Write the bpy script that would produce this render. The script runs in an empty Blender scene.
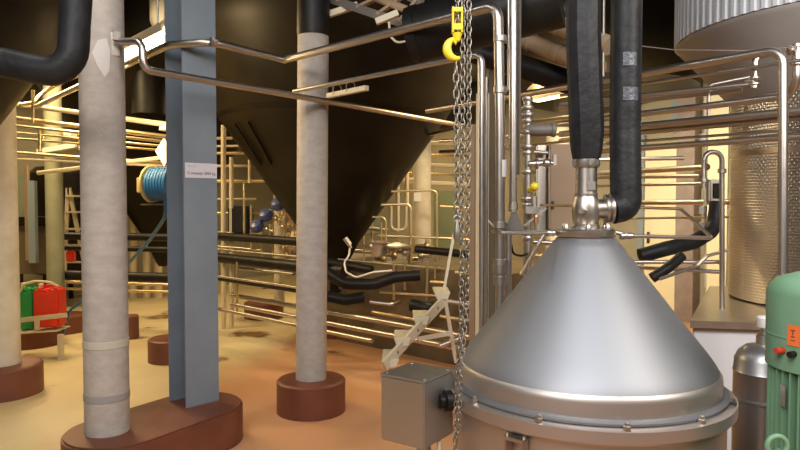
import bpy, bmesh, math, random
from mathutils import Vector, Matrix
random.seed(7)
sc = bpy.context.scene
PI = math.pi

# ------------------------------------------------------------ camera, world, light
CAMZ, PITCH, F = 1.6, math.radians(2.0), 650.0
cam = bpy.data.objects.new('camera', bpy.data.cameras.new('camera'))
sc.collection.objects.link(cam)
cam.location = (0, 0, CAMZ)
cam.rotation_euler = (PI/2 - PITCH, 0, 0)
cam.data.sensor_width = 36; cam.data.lens = F*36/800
cam.data.clip_start = .05; cam.data.clip_end = 100
sc.camera = cam
sc.view_settings.view_transform = 'Standard'
sc.view_settings.look = 'None'
sc.view_settings.gamma = 1
sc.view_settings.exposure = 0.42
sc.cycles.use_denoising = True
sc.cycles.max_bounces = 6
sc.cycles.caustics_reflective = False
w = bpy.data.worlds.new('world'); sc.world = w; w.use_nodes = True
w.node_tree.nodes['Background'].inputs[0].default_value = (1.0, .90, .80, 1)
w.node_tree.nodes['Background'].inputs[1].default_value = .075

def area(name, loc, aim, sx, sy, power, col):
    d = bpy.data.lights.new(name, 'AREA'); d.shape = 'RECTANGLE'; d.size = sx; d.size_y = sy
    d.energy = power; d.color = col
    o = bpy.data.objects.new(name, d); sc.collection.objects.link(o)
    o.location = loc
    o.rotation_euler = (Vector(aim) - Vector(loc)).to_track_quat('-Z', 'Y').to_euler()
    return o
WARM = (1, .72, .36); NEUT = (1, .93, .86); COOL = (.90, .94, 1)
area('hall_lamp_near', (.0, .2, 3.9), (.6, 2.8, .8), 2.6, 1.6, 80, COOL)
area('hall_lamp_behind', (-1.6, -1.0, 3.6), (-1.5, 4, 1.2), 2.2, .8, 75, NEUT)
area('hall_lamp_left', (-4.2, 7.0, 3.4), (-3.6, 6.6, 0), 1.8, .5, 105, WARM)
area('hall_lamp_left_far', (-5.6, 9.6, 3.6), (-4.2, 9.0, 0), 1.8, .5, 95, WARM)
area('hall_lamp_centre', (-2.7, 5.3, 3.2), (-2.1, 6.2, 0), 1.0, .4, 85, WARM)
area('flank_fill', (-2.3, 5.0, 2.3), (-1.5, 6.6, 2.9), .3, .3, 32, WARM)  # unseen fill light added to brighten the big tank's left flank
area('hall_lamp_floor', (-2.3, 3.0, 3.9), (-1.6, 4.4, 0), .9, .4, 22, NEUT)
area('hall_lamp_middle', (1.5, 6.2, 3.1), (1.2, 8.2, 0), 1.2, .4, 70, WARM)
area('door_fill_light', (2.3, 6.6, 2.4), (3.2, 9, 1.5), .9, .4, 70, (1, .86, .60))  # hidden fill added to brighten the pale door and its wall
area('hall_lamp_back', (-.5, 10.6, 3.4), (-.6, 10, 0), 1.8, .5, 75, WARM)
area('hall_lamp_right_near', (2.6, .8, 3.2), (3.1, 4.2, 1.9), 1.6, .8, 85, NEUT)

# ------------------------------------------------------------ projection helpers
cp, sp = math.cos(PITCH), math.sin(PITCH)
FW = Vector((0, cp, -sp)); UP = Vector((0, sp, cp)); RT = Vector((1, 0, 0)); C0 = Vector((0, 0, CAMZ))
def ray(px, py): return FW + RT*((px-400)/F) + UP*((225-py)/F)
def P(px, py, Y):
    d = ray(px, py); return C0 + d*(Y/d.y)
def PZ(px, py, z):
    d = ray(px, py); return C0 + d*((z-CAMZ)/d.z)
def V(px, Y, z):
    return Vector(((px-400)/F*(Y*cp + (CAMZ-z)*sp), Y, z))
A = Vector((-.731, .682, 0)); Bd = Vector((.682, .731, 0)); Z = Vector((0, 0, 1))
ANG_B = math.atan2(Bd.y, Bd.x)
def on(p0, d, px):       # point of the line p0 + t d that shows at pixel column px
    u = (px-400)/F
    n = Vector((1, -u*cp, u*sp)); q = p0 - C0
    return p0 + d*(-(q.dot(n))/(d.dot(n)))

# ------------------------------------------------------------ materials
def nt(name):
    m = bpy.data.materials.new(name); m.use_nodes = True
    return m, m.node_tree, m.node_tree.nodes['Principled BSDF']
def mat(name, col, rough=.5, metal=0, noise=0, scale=8, col2=None, bump=0, bscale=None, stretch=None, coat=0, rnoise=0, detail=5, lo=.35, hi=.65):
    m, t, b = nt(name)
    b.inputs['Base Color'].default_value = (*col, 1)
    b.inputs['Roughness'].default_value = rough
    b.inputs['Metallic'].default_value = metal
    if coat: b.inputs['Coat Weight'].default_value = coat
    tc = t.nodes.new('ShaderNodeTexCoord'); mp = t.nodes.new('ShaderNodeMapping')
    t.links.new(tc.outputs['Object'], mp.inputs[0])
    if stretch: mp.inputs['Scale'].default_value = stretch
    if col2 or rnoise:
        n = t.nodes.new('ShaderNodeTexNoise'); n.inputs['Scale'].default_value = scale; n.inputs['Detail'].default_value = detail
        t.links.new(mp.outputs[0], n.inputs['Vector'])
        if col2:
            r = t.nodes.new('ShaderNodeValToRGB'); r.color_ramp.elements[0].position = lo; r.color_ramp.elements[1].position = hi
            r.color_ramp.elements[0].color = (*col, 1); r.color_ramp.elements[1].color = (*col2, 1)
            t.links.new(n.outputs[0], r.inputs[0]); t.links.new(r.outputs[0], b.inputs['Base Color'])
        if rnoise:
            k = t.nodes.new('ShaderNodeMapRange'); k.inputs[3].default_value = rough-rnoise; k.inputs[4].default_value = rough+rnoise
            t.links.new(n.outputs[0], k.inputs[0]); t.links.new(k.outputs[0], b.inputs['Roughness'])
    if bump:
        n2 = t.nodes.new('ShaderNodeTexNoise'); n2.inputs['Scale'].default_value = bscale or 40
        t.links.new(mp.outputs[0], n2.inputs['Vector'])
        bp = t.nodes.new('ShaderNodeBump'); bp.inputs['Strength'].default_value = bump; bp.inputs['Distance'].default_value = .01
        t.links.new(n2.outputs[0], bp.inputs['Height']); t.links.new(bp.outputs[0], b.inputs['Normal'])
    return m
M = {}
M['steel'] = mat('stainless_steel', (.54, .49, .44), .35, 1, rnoise=.08, scale=20)
M['steel_dull'] = mat('dull_stainless_steel', (.50, .46, .41), .42, 1, rnoise=.1, scale=12)
M['hood'] = mat('brushed_steel_hood', (.30, .305, .32), .54, .9)
M['body'] = mat('machine_body_steel', (.58, .52, .48), .46, .95)
M['boxsteel'] = mat('box_sheet_steel', (.56, .54, .50), .42, 1, rnoise=.06, scale=6)
M['galv'] = mat('galvanised_chain_steel', (.34, .31, .26), .45, .9)
M['warm_metal'] = mat('warm_tinted_metal', (.72, .58, .34), .35, 1)  # warm lamp light tinted into background steel pipes; gold fittings share it
M['cream_steel'] = mat('cream_painted_steel', (.62, .53, .36), .5)
M['concrete'] = mat('grey_concrete_column', (.40, .35, .305), .8, col2=(.47, .42, .37), scale=14, bump=.25, bscale=60, detail=10, stretch=(1, 1, 1.6))
M['concrete_warm'] = mat('pale_concrete_column', (.52, .45, .34), .8, col2=(.66, .59, .45), scale=5, bump=.2, bscale=60)
M['band'] = mat('column_band_grey', (.30, .29, .27), .7)
M['band_pale'] = mat('column_band_pale', (.50, .47, .36), .7)
M['black'] = mat('black_insulation', (.007, .006, .0055), .45, col2=(.013, .011, .009), scale=3, bump=.25, bscale=14)
M['tank'] = mat('black_tank_cladding', (.0055, .0040, .0025), .42, col2=(.013, .0095, .0045), scale=1.6, rnoise=.06, bump=.12, bscale=4)
M['hose'] = mat('black_pipe_lagging', (.010, .010, .011), .5, col2=(.020, .020, .021), scale=9, bump=.35, bscale=26)
M['tape'] = mat('grey_lagging_tape', (.07, .075, .09), .4, bump=.5, bscale=60)
M['tan_lag'] = mat('tan_pipe_lagging', (.26, .18, .11), .7, col2=(.34, .24, .15), scale=5, bump=.3, bscale=20)
M['blue_beam'] = mat('blue_grey_beam_paint', (.175, .205, .235), .5, col2=(.20, .23, .26), scale=5)
M['redbrown'] = mat('red_brown_plinth_paint', (.125, .038, .020), .5, col2=(.175, .055, .029), scale=4, bump=.15, bscale=18, detail=8)
M['chip'] = mat('chipped_bare_spots', (.6, .52, .42), .8)
M['yellow'] = mat('yellow_enamel', (.85, .66, .03), .35, coat=.3)
M['green'] = mat('green_motor_paint', (.18, .34, .20), .45, col2=(.20, .37, .225), scale=5)
M['orange'] = mat('orange_label', (.95, .20, .04), .5)
M['redknob'] = mat('red_plastic', (.55, .05, .02), .4)
M['redcan'] = mat('red_can_plastic', (.75, .045, .015), .4)
M['greencan'] = mat('green_can_plastic', (.02, .36, .09), .4)
M['creamplastic'] = mat('cream_plastic', (.75, .68, .45), .45)
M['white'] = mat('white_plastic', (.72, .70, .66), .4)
M['paper'] = mat('white_label', (.62, .58, .60), .6)
M['ink'] = mat('dark_print', (.06, .04, .05), .7)
M['corr'] = mat('white_corrugated_sheet', (.52, .54, .58), .55, 0)
M['under'] = mat('grey_tank_underside', (.27, .25, .235), .6, col2=(.30, .28, .26), scale=2)
M['navy'] = mat('navy_valve_head', (.06, .075, .20), .35)
M['bluehose'] = mat('blue_rubber_hose', (.02, .12, .27), .4)
M['cable'] = mat('cream_cable', (.68, .60, .42), .5)
M['wall'] = mat('cream_wall', (.25, .23, .165), .85, col2=(.31, .285, .21), scale=2)
M['dark'] = mat('dark_ceiling', (.03, .025, .02), .9)
M['bund'] = mat('brown_concrete_plinth', (.09, .065, .035), .6, col2=(.16, .12, .065), scale=3, bump=.2)
M['tan_panel'] = mat('tan_cabinet_paint', (.30, .20, .12), .5, col2=(.34, .235, .14), scale=2)
M['grey_panel'] = mat('grey_panel_paint', (.16, .14, .12), .5)
M['greybrown'] = mat('grey_brown_cabinet', (.12, .095, .06), .55)
M['bluegrey'] = mat('blue_grey_frame', (.20, .25, .29), .6)
M['greenish'] = mat('grey_green_panel', (.24, .27, .20), .6)
M['pinkcol'] = mat('pinkish_brown_column', (.19, .15, .14), .6, col2=(.24, .195, .18), scale=6)
M['keg'] = mat('grey_keg_metal', (.34, .34, .34), .36, .85, rnoise=.05)
M['plinthwhite'] = mat('white_tiled_plinth', (.64, .64, .66), .6)
M['alu'] = mat('pale_ladder_metal', (.66, .58, .42), .5, .2)

for k_ in ('tank', 'black', 'hose'): M[k_].node_tree.nodes['Principled BSDF'].inputs['Specular IOR Level'].default_value = .16 if k_ == 'tank' else .25
def emat(name, col, s):
    m, t, b = nt(name); b.inputs['Base Color'].default_value = (*col, 1)
    b.inputs['Emission Color'].default_value = (*col, 1); b.inputs['Emission Strength'].default_value = s
    return m
M['tube_light'] = emat('lit_tube', (1, .84, .55), 13)
# floor: yellowish epoxy with orange zones and damp stains
def floor_mat():
    m, t, b = nt('tan_epoxy_floor')
    tc = t.nodes.new('ShaderNodeTexCoord')
    n = t.nodes.new('ShaderNodeTexNoise'); n.inputs['Scale'].default_value = .9; n.inputs['Detail'].default_value = 6
    t.links.new(tc.outputs['Object'], n.inputs['Vector'])
    r = t.nodes.new('ShaderNodeValToRGB')
    r.color_ramp.elements[0].position = .38; r.color_ramp.elements[1].position = .62
    r.color_ramp.elements[0].color = (.56, .44, .24, 1); r.color_ramp.elements[1].color = (.68, .57, .34, 1)
    t.links.new(n.outputs[0], r.inputs[0])
    # orange painted zone near the separator
    sx = t.nodes.new('ShaderNodeSeparateXYZ'); t.links.new(tc.outputs['Object'], sx.inputs[0])
    n1 = t.nodes.new('ShaderNodeTexNoise'); n1.inputs['Scale'].default_value = 3.5; n1.inputs['Detail'].default_value = 8
    t.links.new(tc.outputs['Object'], n1.inputs['Vector'])
    def mth(op, a, b_=None):
        k = t.nodes.new('ShaderNodeMath'); k.operation = op
        for i, v in enumerate((a, b_)):
            if v is None: continue
            if isinstance(v, (int, float)): k.inputs[i].default_value = v
            else: t.links.new(v, k.inputs[i])
        return k.outputs[0]
    s = mth('SUBTRACT', mth('ADD', sx.outputs[0], mth('MULTIPLY', n1.outputs[0], .9)), mth('MULTIPLY', sx.outputs[1], .27))
    s = mth('ADD', s, 1.12)
    r3 = t.nodes.new('ShaderNodeMapRange'); r3.inputs[1].default_value = -.25; r3.inputs[2].default_value = .35
    t.links.new(s, r3.inputs[0])
    mx = t.nodes.new('ShaderNodeMixRGB'); t.links.new(r3.outputs[0], mx.inputs[0])
    t.links.new(r.outputs[0], mx.inputs[1]); mx.inputs[2].default_value = (.58, .30, .15, 1)
    # stains
    n2 = t.nodes.new('ShaderNodeTexNoise'); n2.inputs['Scale'].default_value = 1.3; n2.inputs['Detail'].default_value = 3
    t.links.new(tc.outputs['Object'], n2.inputs['Vector'])
    r2 = t.nodes.new('ShaderNodeValToRGB'); r2.color_ramp.elements[0].position = .62; r2.color_ramp.elements[1].position = .68
    t.links.new(n2.outputs[0], r2.inputs[0])
    mx2 = t.nodes.new('ShaderNodeMixRGB'); t.links.new(r2.outputs[0], mx2.inputs[0])
    t.links.new(mx.outputs[0], mx2.inputs[1]); mx2.inputs[2].default_value = (.24, .15, .06, 1)
    t.links.new(mx2.outputs[0], b.inputs['Base Color'])
    rr = t.nodes.new('ShaderNodeMapRange'); rr.inputs[3].default_value = .5; rr.inputs[4].default_value = .18
    t.links.new(r2.outputs[0], rr.inputs[0]); t.links.new(rr.outputs[0], b.inputs['Roughness'])
    return m
M['floor'] = floor_mat()
def dimple_mat():
    m, t, b = nt('dimpled_stainless'); b.inputs['Metallic'].default_value = 1; b.inputs['Roughness'].default_value = .33
    b.inputs['Base Color'].default_value = (.58, .53, .47, 1)
    tc = t.nodes.new('ShaderNodeTexCoord')
    br = t.nodes.new('ShaderNodeTexBrick'); br.inputs['Scale'].default_value = 1
    br.inputs['Brick Width'].default_value = .034; br.inputs['Row Height'].default_value = .021
    br.inputs['Mortar Size'].default_value = .005; br.inputs['Mortar Smooth'].default_value = 1
    br.inputs['Color1'].default_value = (1, 1, 1, 1); br.inputs['Color2'].default_value = (.9, .9, .9, 1); br.inputs['Mortar'].default_value = (0, 0, 0, 1)
    t.links.new(tc.outputs['UV'], br.inputs['Vector'])
    bp = t.nodes.new('ShaderNodeBump'); bp.inputs['Strength'].default_value = 1; bp.inputs['Distance'].default_value = .007
    t.links.new(br.outputs['Color'], bp.inputs['Height']); t.links.new(bp.outputs[0], b.inputs['Normal'])
    return m
M['dimple'] = dimple_mat()

# ------------------------------------------------------------ mesh helpers
class G:
    def __init__(s): s.v = []; s.f = []; s.uv = None
def box(g, c, size, rz=0, mtx=None):
    c = Vector(c); sx, sy, sz = [k/2 for k in size]
    R = mtx or Matrix.Rotation(rz, 3, 'Z'); n = len(g.v)
    for x in (-sx, sx):
        for y in (-sy, sy):
            for z in (-sz, sz): g.v.append(c + R @ Vector((x, y, z)))
    for f in ((0,1,3,2),(4,6,7,5),(0,4,5,1),(2,3,7,6),(0,2,6,4),(1,5,7,3)): g.f.append([n+i for i in f])
    return g
def bar(g, a, b, w, h):     # rectangular bar between two points, w across, h up
    a, b = Vector(a), Vector(b); d = (b-a); L = d.length; x = d.normalized()
    up = Z if abs(x.z) < .95 else Vector((0, 1, 0))
    y = up.cross(x).normalized(); z = x.cross(y)
    R = Matrix((x, y, z)).transposed()
    return box(g, (a+b)/2, (L, w, h), mtx=R)
def fillet(pts, rb, n=6, closed=False):
    pts = [Vector(p) for p in pts]; out = [pts[0]]
    for i in range(1, len(pts)-1):
        p0, p1, p2 = pts[i-1], pts[i], pts[i+1]
        d0 = (p0-p1); d2 = (p2-p1); l0, l2 = d0.length, d2.length
        if l0 < 1e-6 or l2 < 1e-6: continue
        d0 /= l0; d2 /= l2; cosang = max(-1, min(1, d0.dot(d2))); ang = math.acos(cosang)
        if ang > 3.1 or rb <= 0: out.append(p1); continue
        k = min(rb/math.tan(ang/2), l0*.48, l2*.48); r = k*math.tan(ang/2)
        a = p1 + d0*k; b = p1 + d2*k
        c = p1 + (d0+d2).normalized()*(r/math.sin(ang/2))
        va, vb = a-c, b-c; th = va.angle(vb)
        for j in range(n+1):
            s = j/n
            out.append(c + (va*math.sin((1-s)*th) + vb*math.sin(s*th))/math.sin(th))
    out.append(pts[-1]); return out
def tube(g, pts, r, rb=0, seg=12, cap=True, n=6, closed=False):
    p = fillet(pts, rb, n) if len(pts) > 2 and rb > 0 else [Vector(q) for q in pts]
    N = len(p); base = len(g.v)
    if callable(r): rf = r
    else: rf = lambda s: r
    t0 = (p[1]-p[0]).normalized()
    ref = Z if abs(t0.z) < .9 else Vector((1, 0, 0))
    nx = ref.cross(t0).normalized()
    for i in range(N):
        if closed: t = (p[(i+1) % N]-p[i-1]).normalized()
        elif i == 0: t = t0
        elif i == N-1: t = (p[-1]-p[-2]).normalized()
        else: t = ((p[i]-p[i-1]).normalized() + (p[i+1]-p[i]).normalized()).normalized()
        nx = (nx - t*nx.dot(t)).normalized(); ny = t.cross(nx)
        rr = rf(i/(N-1))
        for j in range(seg):
            a = 2*PI*j/seg
            g.v.append(p[i] + (nx*math.cos(a) + ny*math.sin(a))*rr)
    K = N if closed else N-1
    for i in range(K):
        for j in range(seg):
            a = base + i*seg; b = base + ((i+1) % N)*seg
            g.f.append([a+j, a+(j+1) % seg, b+(j+1) % seg, b+j])
    if cap and not closed:
        g.f.append([base+j for j in range(seg)][::-1]); g.f.append([base+(N-1)*seg+j for j in range(seg)])
    return g
def lathe(g, prof, c=(0, 0, 0), axis=Z, seg=48, uv=False):   # prof: (radius, height) bottom->top
    c = Vector(c); q = Vector(axis).normalized().to_track_quat('Z', 'Y'); R = q.to_matrix()
    base = len(g.v); N = len(prof)
    for r, h in prof:
        for j in range(seg):
            a = 2*PI*j/seg; g.v.append(c + R @ Vector((max(r, 1e-4)*math.cos(a), max(r, 1e-4)*math.sin(a), h)))
    for i in range(N-1):
        for j in range(seg):
            a = base+i*seg; b = a+seg
            g.f.append([a+j, a+(j+1) % seg, b+(j+1) % seg, b+j])
    g.f.append([base+j for j in range(seg)][::-1]); g.f.append([base+(N-1)*seg+j for j in range(seg)])
    return g
def cyl(g, a, b, r, seg=20): 
    a, b = Vector(a), Vector(b); return lathe(g, [(r, 0), (r, (b-a).length)], a, b-a, seg)
def ball(g, c, r, sz=None, seg=16):
    sz = sz or r
    return lathe(g, [(r*math.sin(PI*i/10), -sz*math.cos(PI*i/10)) for i in range(11)], c, Z, seg)
def prism(g, poly, z0, z1):
    n = len(poly); b = len(g.v)
    for z in (z0, z1):
        for x, y in poly: g.v.append(Vector((x, y, z)))
    for i in range(n): g.f.append([b+i, b+(i+1) % n, b+n+(i+1) % n, b+n+i])
    g.f.append([b+i for i in range(n)][::-1]); g.f.append([b+n+i for i in range(n)]); return g
def slab(g, a, b, c, thick):     # polygon extruded: list of points a, extrude vector b
    n = len(a); k = len(g.v)
    for p in a: g.v.append(Vector(p))
    for p in a: g.v.append(Vector(p)+Vector(b))
    for i in range(n): g.f.append([k+i, k+(i+1) % n, k+n+(i+1) % n, k+n+i])
    g.f.append([k+i for i in range(n)][::-1]); g.f.append([k+n+i for i in range(n)]); return g
def mk(name, g, m, parent=None, label=None, cat=None, group=None, kind=None, bevel=0, flat=False, cut=38):
    lo = Vector((min(v.x for v in g.v), min(v.y for v in g.v), min(v.z for v in g.v)))
    hi = Vector((max(v.x for v in g.v), max(v.y for v in g.v), max(v.z for v in g.v)))
    org = Vector(((lo.x+hi.x)/2, (lo.y+hi.y)/2, lo.z))
    me = bpy.data.meshes.new(name)
    me.from_pydata([v-org for v in g.v], [], g.f)
    if g.uv:
        l = me.uv_layers.new(name='UVMap')
        for lp in me.loops: l.data[lp.index].uv = g.uv(g.v[lp.vertex_index])
    b = bmesh.new(); b.from_mesh(me); bmesh.ops.recalc_face_normals(b, faces=b.faces)
    if bevel: 
        es = [e for e in b.edges if len(e.link_faces) == 2 and e.calc_face_angle() > .6]
        bmesh.ops.bevel(b, geom=es, offset=bevel, segments=2, affect='EDGES', clamp_overlap=True)
    b.to_mesh(me); b.free()
    me.materials.append(M[m] if isinstance(m, str) else m)
    if not flat:
        for p in me.polygons: p.use_smooth = True
        me.set_sharp_from_angle(angle=math.radians(cut))
    o = bpy.data.objects.new(name, me); sc.collection.objects.link(o)
    if parent is not None:
        o.parent = parent; po = Vector(parent.location); q = parent.parent
        while q is not None: po += q.location; q = q.parent
        o.location = org - po
    else: o.location = org
    if label: o['label'] = label
    if cat: o['category'] = cat
    if group: o['group'] = group
    if kind: o['kind'] = kind
    return o
def thing(name, loc, label, cat, group=None):
    o = bpy.data.objects.new(name, None); sc.collection.objects.link(o); o.location = loc
    o.empty_display_size = .1; o['label'] = label; o['category'] = cat
    if group: o['group'] = group
    return o
def clamp(parent, p, d, r, w=.03, m='steel_dull', name='clamp', screws=True):
    p = Vector(p); d = Vector(d).normalized(); g = G()
    lathe(g, [(r+.006, -w/2), (r+.011, -w/2+.003), (r+.011, w/2-.003), (r+.006, w/2)], p, d, 20)
    if screws:
        s = d.cross(Z) if abs(d.z) < .8 else Bd.copy(); s.normalize()
        box(g, p + s*(r+.016), (.03, .012, w*.8), ANG_B); cyl(g, p+s*(r+.018)-Bd*.0+A*-.018, p+s*(r+.018)+A*.018, .006, 10)
    return mk(name, g, m, parent)
def flange(parent, p, d, r, w=.025, m='steel', name='flange'):
    g = G(); lathe(g, [(r*1.1, -w/2), (r*1.35, -w/2+.003), (r*1.5, -.003), (r*1.5, .003), (r*1.35, w/2-.003), (r*1.1, w/2)], Vector(p), Vector(d), 22)
    return mk(name, g, m, parent)
def pipe(name, label, cat, pts, r, m='steel', rb=None, group=None, seg=12, joints=()):
    g = G(); tube(g, pts, r, rb if rb is not None else r*3, seg)
    o = mk(name, g, m, None, label, cat, group, cut=60)
    for q in joints:   # q = (point, direction, kind)
        (flange if q[2] == 'flange' else clamp)(o, q[0], q[1], r)
    return o

# ------------------------------------------------------------ the setting
g = G(); prism(g, [(-9, -3), (9, -3), (9, 16), (-9, 16)], -.1, 0)
mk('floor', g, 'floor', kind='structure', flat=True)
g = G(); prism(g, [(-9, 2.2), (9, 2.2), (9, 16), (-9, 16)], 4.3, 4.45)
mk('ceiling', g, 'dark', kind='structure', flat=True)
corner = A*11.8 + Bd*9.2
g = G(); slab(g, [corner + Bd*.0, corner - Bd*14, corner - Bd*14 + Z*4.3, corner + Z*4.3], A*.15, None, 0)
mk('wall_left', g, 'wall', kind='structure', flat=True)
g = G(); slab(g, [corner, corner - A*16, corner - A*16 + Z*4.3, corner + Z*4.3], Bd*.15, None, 0)
mk('wall_right', g, 'wall', kind='structure', flat=True)
# low concrete bund carrying the far tanks
b0 = Vector((V(300, 8.0, 0).x, 8.0, 0)); b1 = b0 - A*3.0
g = G(); slab(g, [b0, b1, b1 + Z*.93, b0 + Z*.93], Bd*1.3, None, 0)
mk('trim_1', g, 'bund', kind='structure', flat=True)

# ------------------------------------------------------------ plinths, columns, steel beam
def plinth(x, y, r, h, label, seg=48):
    g = G(); lathe(g, [(r, 0), (r, h-.015), (r-.012, h-.003), (r-.03, h)], (x, y, 0), Z, seg)
    return mk('column_plinth', g, 'redbrown', None, label, 'plinth', 'red brown plinths under the columns')
def column(px, Y, z0, z1, r, label, m='concrete', bands=()):
    c = V(px, Y, 1.2); c.z = 0
    g = G(); lathe(g, [(r, z0), (r, z1)], c, Z, 40)
    o = mk('concrete_column', g, m, None, label, 'column')
    for a, b, mm in bands:
        g = G(); lathe(g, [(r+.0005, a), (r+.003, a+.003), (r+.003, b-.003), (r+.0005, b)], c, Z, 40)
        mk('band', g, mm, o)
    return o, c
# near column and beam share one oblong plinth
c1 = Vector((-1.67, 3.82)); c2 = Vector((-1.37, 4.30)); R = .31
d = (c2-c1).normalized(); a0 = math.atan2(d.y, d.x)
poly = [(c1.x+R*math.cos(a0+PI/2+PI*i/20), c1.y+R*math.sin(a0+PI/2+PI*i/20)) for i in range(21)] + \
       [(c2.x+R*math.cos(a0-PI/2+PI*i/20), c2.y+R*math.sin(a0-PI/2+PI*i/20)) for i in range(21)]
g = G(); prism(g, poly, 0, .25)
pl = mk('column_plinth', g, 'redbrown', None, 'large oblong red-brown plinth under the near column and the blue-grey beam', 'plinth', bevel=.012)
for i in range(12):
    t = i/11; q = Vector((c1.x + .15*t + .08, c1.y - .315 + .12*t))
col, cc = column(105.0, 3.80, .25, 4.3, .124, 'grey concrete column nearest the camera with two painted bands', 'concrete',
       [(.755, .80, 'band_pale'), (.445, .49, 'band')])
g = G(); box(g, (cc.x+.105, 3.74, 2.545), (.04, .05, .05), ANG_B); box(g, (cc.x+.105, 3.74, 2.50), (.05, .015, .13), ANG_B)
mk('wall_bracket', g, 'steel_dull', col)
# white repaired patch
g = G()
for k in range(7):
    a = -PI/2 + (k-3)*.14
pp = []
for (u, v) in ((-.25, 0), (-.05, .10), (.22, .12), (.34, .02), (.30, -.14), (.14, -.19), (-.1, -.09)):
    a = -PI/2 + .35 + u*1.3; pp.append(Vector((cc.x + .1262*math.cos(a), 3.80+.1262*math.sin(a), 2.44+v*.7)))
pc = sum(pp, Vector())/len(pp); a = math.atan2(pc.y-3.80, pc.x-cc.x)
g.v = [Vector((cc.x+.1300*math.cos(a), 3.80+.1300*math.sin(a), pc.z))] + pp; g.f = [[0, i+1, (i+1) % 7+1] for i in range(7)]
mk('plaster_patch', g, mat('white_plaster_patch', (.62, .57, .53), .8), col, 'pale plaster patch')
# H beam
bc = V(193, 4.38, 1.0); bc.z = 0
def loc(u, v, z): return bc + Bd*u + A*v + Z*z
beam = thing('steel_beam', bc + Z*.25, 'blue-grey painted steel H-beam standing on the oblong plinth, white sign on its face', 'steel beam')
g = G()
W2, D2, T = .122, .115, .012
sec = [(-W2, -D2), (W2, -D2), (W2, -D2+T), (T/2, -D2+T), (T/2, D2-T), (W2, D2-T), (W2, D2), (-W2, D2), (-W2, D2-T), (-T/2, D2-T), (-T/2, -D2+T), (-W2, -D2+T)]
prism(g, [tuple(loc(u, v, 0))[:2] for u, v in sec], .25, 4.3)
mk('beam_profile', g, 'blue_beam', beam, bevel=.0015)
sz = P(200, 170.5, 4.28).z
g = G(); box(g, loc(.003, -D2-.003, sz), (.232, .003, .098), ANG_B)
sg = mk('sign', g, 'paper', beam, 'white printed sign')
def text(s, size, c, rz, parent, m='ink', name='lettering', tilt=PI/2):
    cu = bpy.data.curves.new('t', 'FONT'); cu.body = s; cu.size = size; cu.extrude = .0004; cu.align_x = 'CENTER'; cu.align_y = 'CENTER'; cu.resolution_u = 2
    to = bpy.data.objects.new('t', cu); sc.collection.objects.link(to); bpy.context.view_layer.update()
    me = bpy.data.meshes.new_from_object(to); bpy.data.objects.remove(to)
    g = G(); Rm = Matrix.Rotation(rz, 3, 'Z') @ Matrix.Rotation(tilt, 3, 'X')
    g.v = [Vector(c) + Rm @ v.co for v in me.vertices]; g.f = [list(p.vertices) for p in me.polygons]
    return mk(name, g, m, parent, flat=True)
text('C-ompatje 2000 kg', .0262, loc(.003, -D2-.0055, sz-.018), ANG_B, sg)
text('Max. last', .017, loc(-.065, -D2-.0055, sz+.027), ANG_B, sg, mat('faint_print', (.42, .38, .40), .7))

c310, _c = column(310.5, 4.95, .25, 3.0, .117, 'grey concrete column in the middle, its upper part wrapped black', 'concrete')
g = G(); lathe(g, [(.121, 2.85), (.123, 2.86), (.123, 4.25)], Vector((_c.x, 4.95, 0)), Z, 32)
for i in range(32):   # slanting lower edge
    pass
mk('black_sleeve', g, 'black', c310, 'black upper sleeve')
c310.rotation_euler.y = .011
plinth(_c.x, 4.95, .262, .25, 'round red-brown plinth under the middle column')
cL, _c = column(-1, 5.4, .25, 2.42, .145, 'pale concrete column at the left edge', 'concrete_warm')
plinth(_c.x, 5.4, .31, .25, 'round red-brown plinth at the left edge under the pale column')
cG, _c = column(55, 8.0, .22, 4.3, .10, 'greenish pale column behind the red jerrycan', mat('pale_green_column', (.24, .25, .17), .7, col2=(.30, .31, .21), scale=4))
plinth(_c.x+.1, 8.0, .25, .22, 'round red-brown plinth behind the red jerrycan')
q = V(30, 7.3, 0); plinth(q.x, 7.3, .34, .34, 'tall dark red-brown plinth under the jerrycan rack')
q = V(131, 7.6, 0); plinth(q.x, 7.6, .09, .28, 'small red-brown plinth half hidden by the near column')
q = V(172, 6.55, 0); plinth(q.x, 6.55, .23, .23, 'red-brown plinth half hidden by the blue-grey beam')
q = V(264, 9.0, 0); plinth(q.x, 9.0, .27, .22, 'low red-brown plinth behind the floor pipes')
column(279, 8.9, .22, 4.3, .07, 'slim tan column behind the navy valve heads', 'concrete_warm')
q = V(338, 7.7, 0); plinth(q.x, 7.75, .22, .22, 'red-brown plinth behind the middle column')
column(422, 9.3, .90, 4.3, .13, 'bright cream column standing on the low brown ledge', 'concrete_warm')
column(557, 9.0, 0, 2.62, .16, 'cream column behind the lit lamp on the right', 'concrete_warm')

# ------------------------------------------------------------ black tanks
def tank(apex, slope, Rr, label, leg=False, seams=True):
    ax = Vector(apex); h = Rr*slope; g = G()
    lathe(g, [(.06, 0), (.10, .06)] + [(Rr*t, h*t) for t in (.15, .3, .45, .6, .75, .9, 1)] + [(Rr, 4.28-ax.z if 4.28-ax.z > h else h+.2)], ax, Z, 96)
    return mk('conical_tank', g, 'tank', None, label, 'tank', None)
apx = P(334, 278, 7.2)
t1 = tank(apx, 1.42, 1.88, 'big black conical tank bottom hanging behind the middle column')
g = G()
zr = 1.72; lathe(g, [(zr/1.42+.001, zr), (zr/1.42+.010, zr+.004), (zr/1.42+.038, zr+.044), (zr/1.42+.030, zr+.050)], apx, Z, 96)
mk('seam_band', g, 'tank', t1)
g = G(); cyl(g, apx - Z*.14, apx + Z*.06, .05); lathe(g, [(.05, 0), (.08, .005), (.08, .03), (.05, .035)], apx-Z*.16, Z)
mk('outlet', g, 'black', t1)
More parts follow.
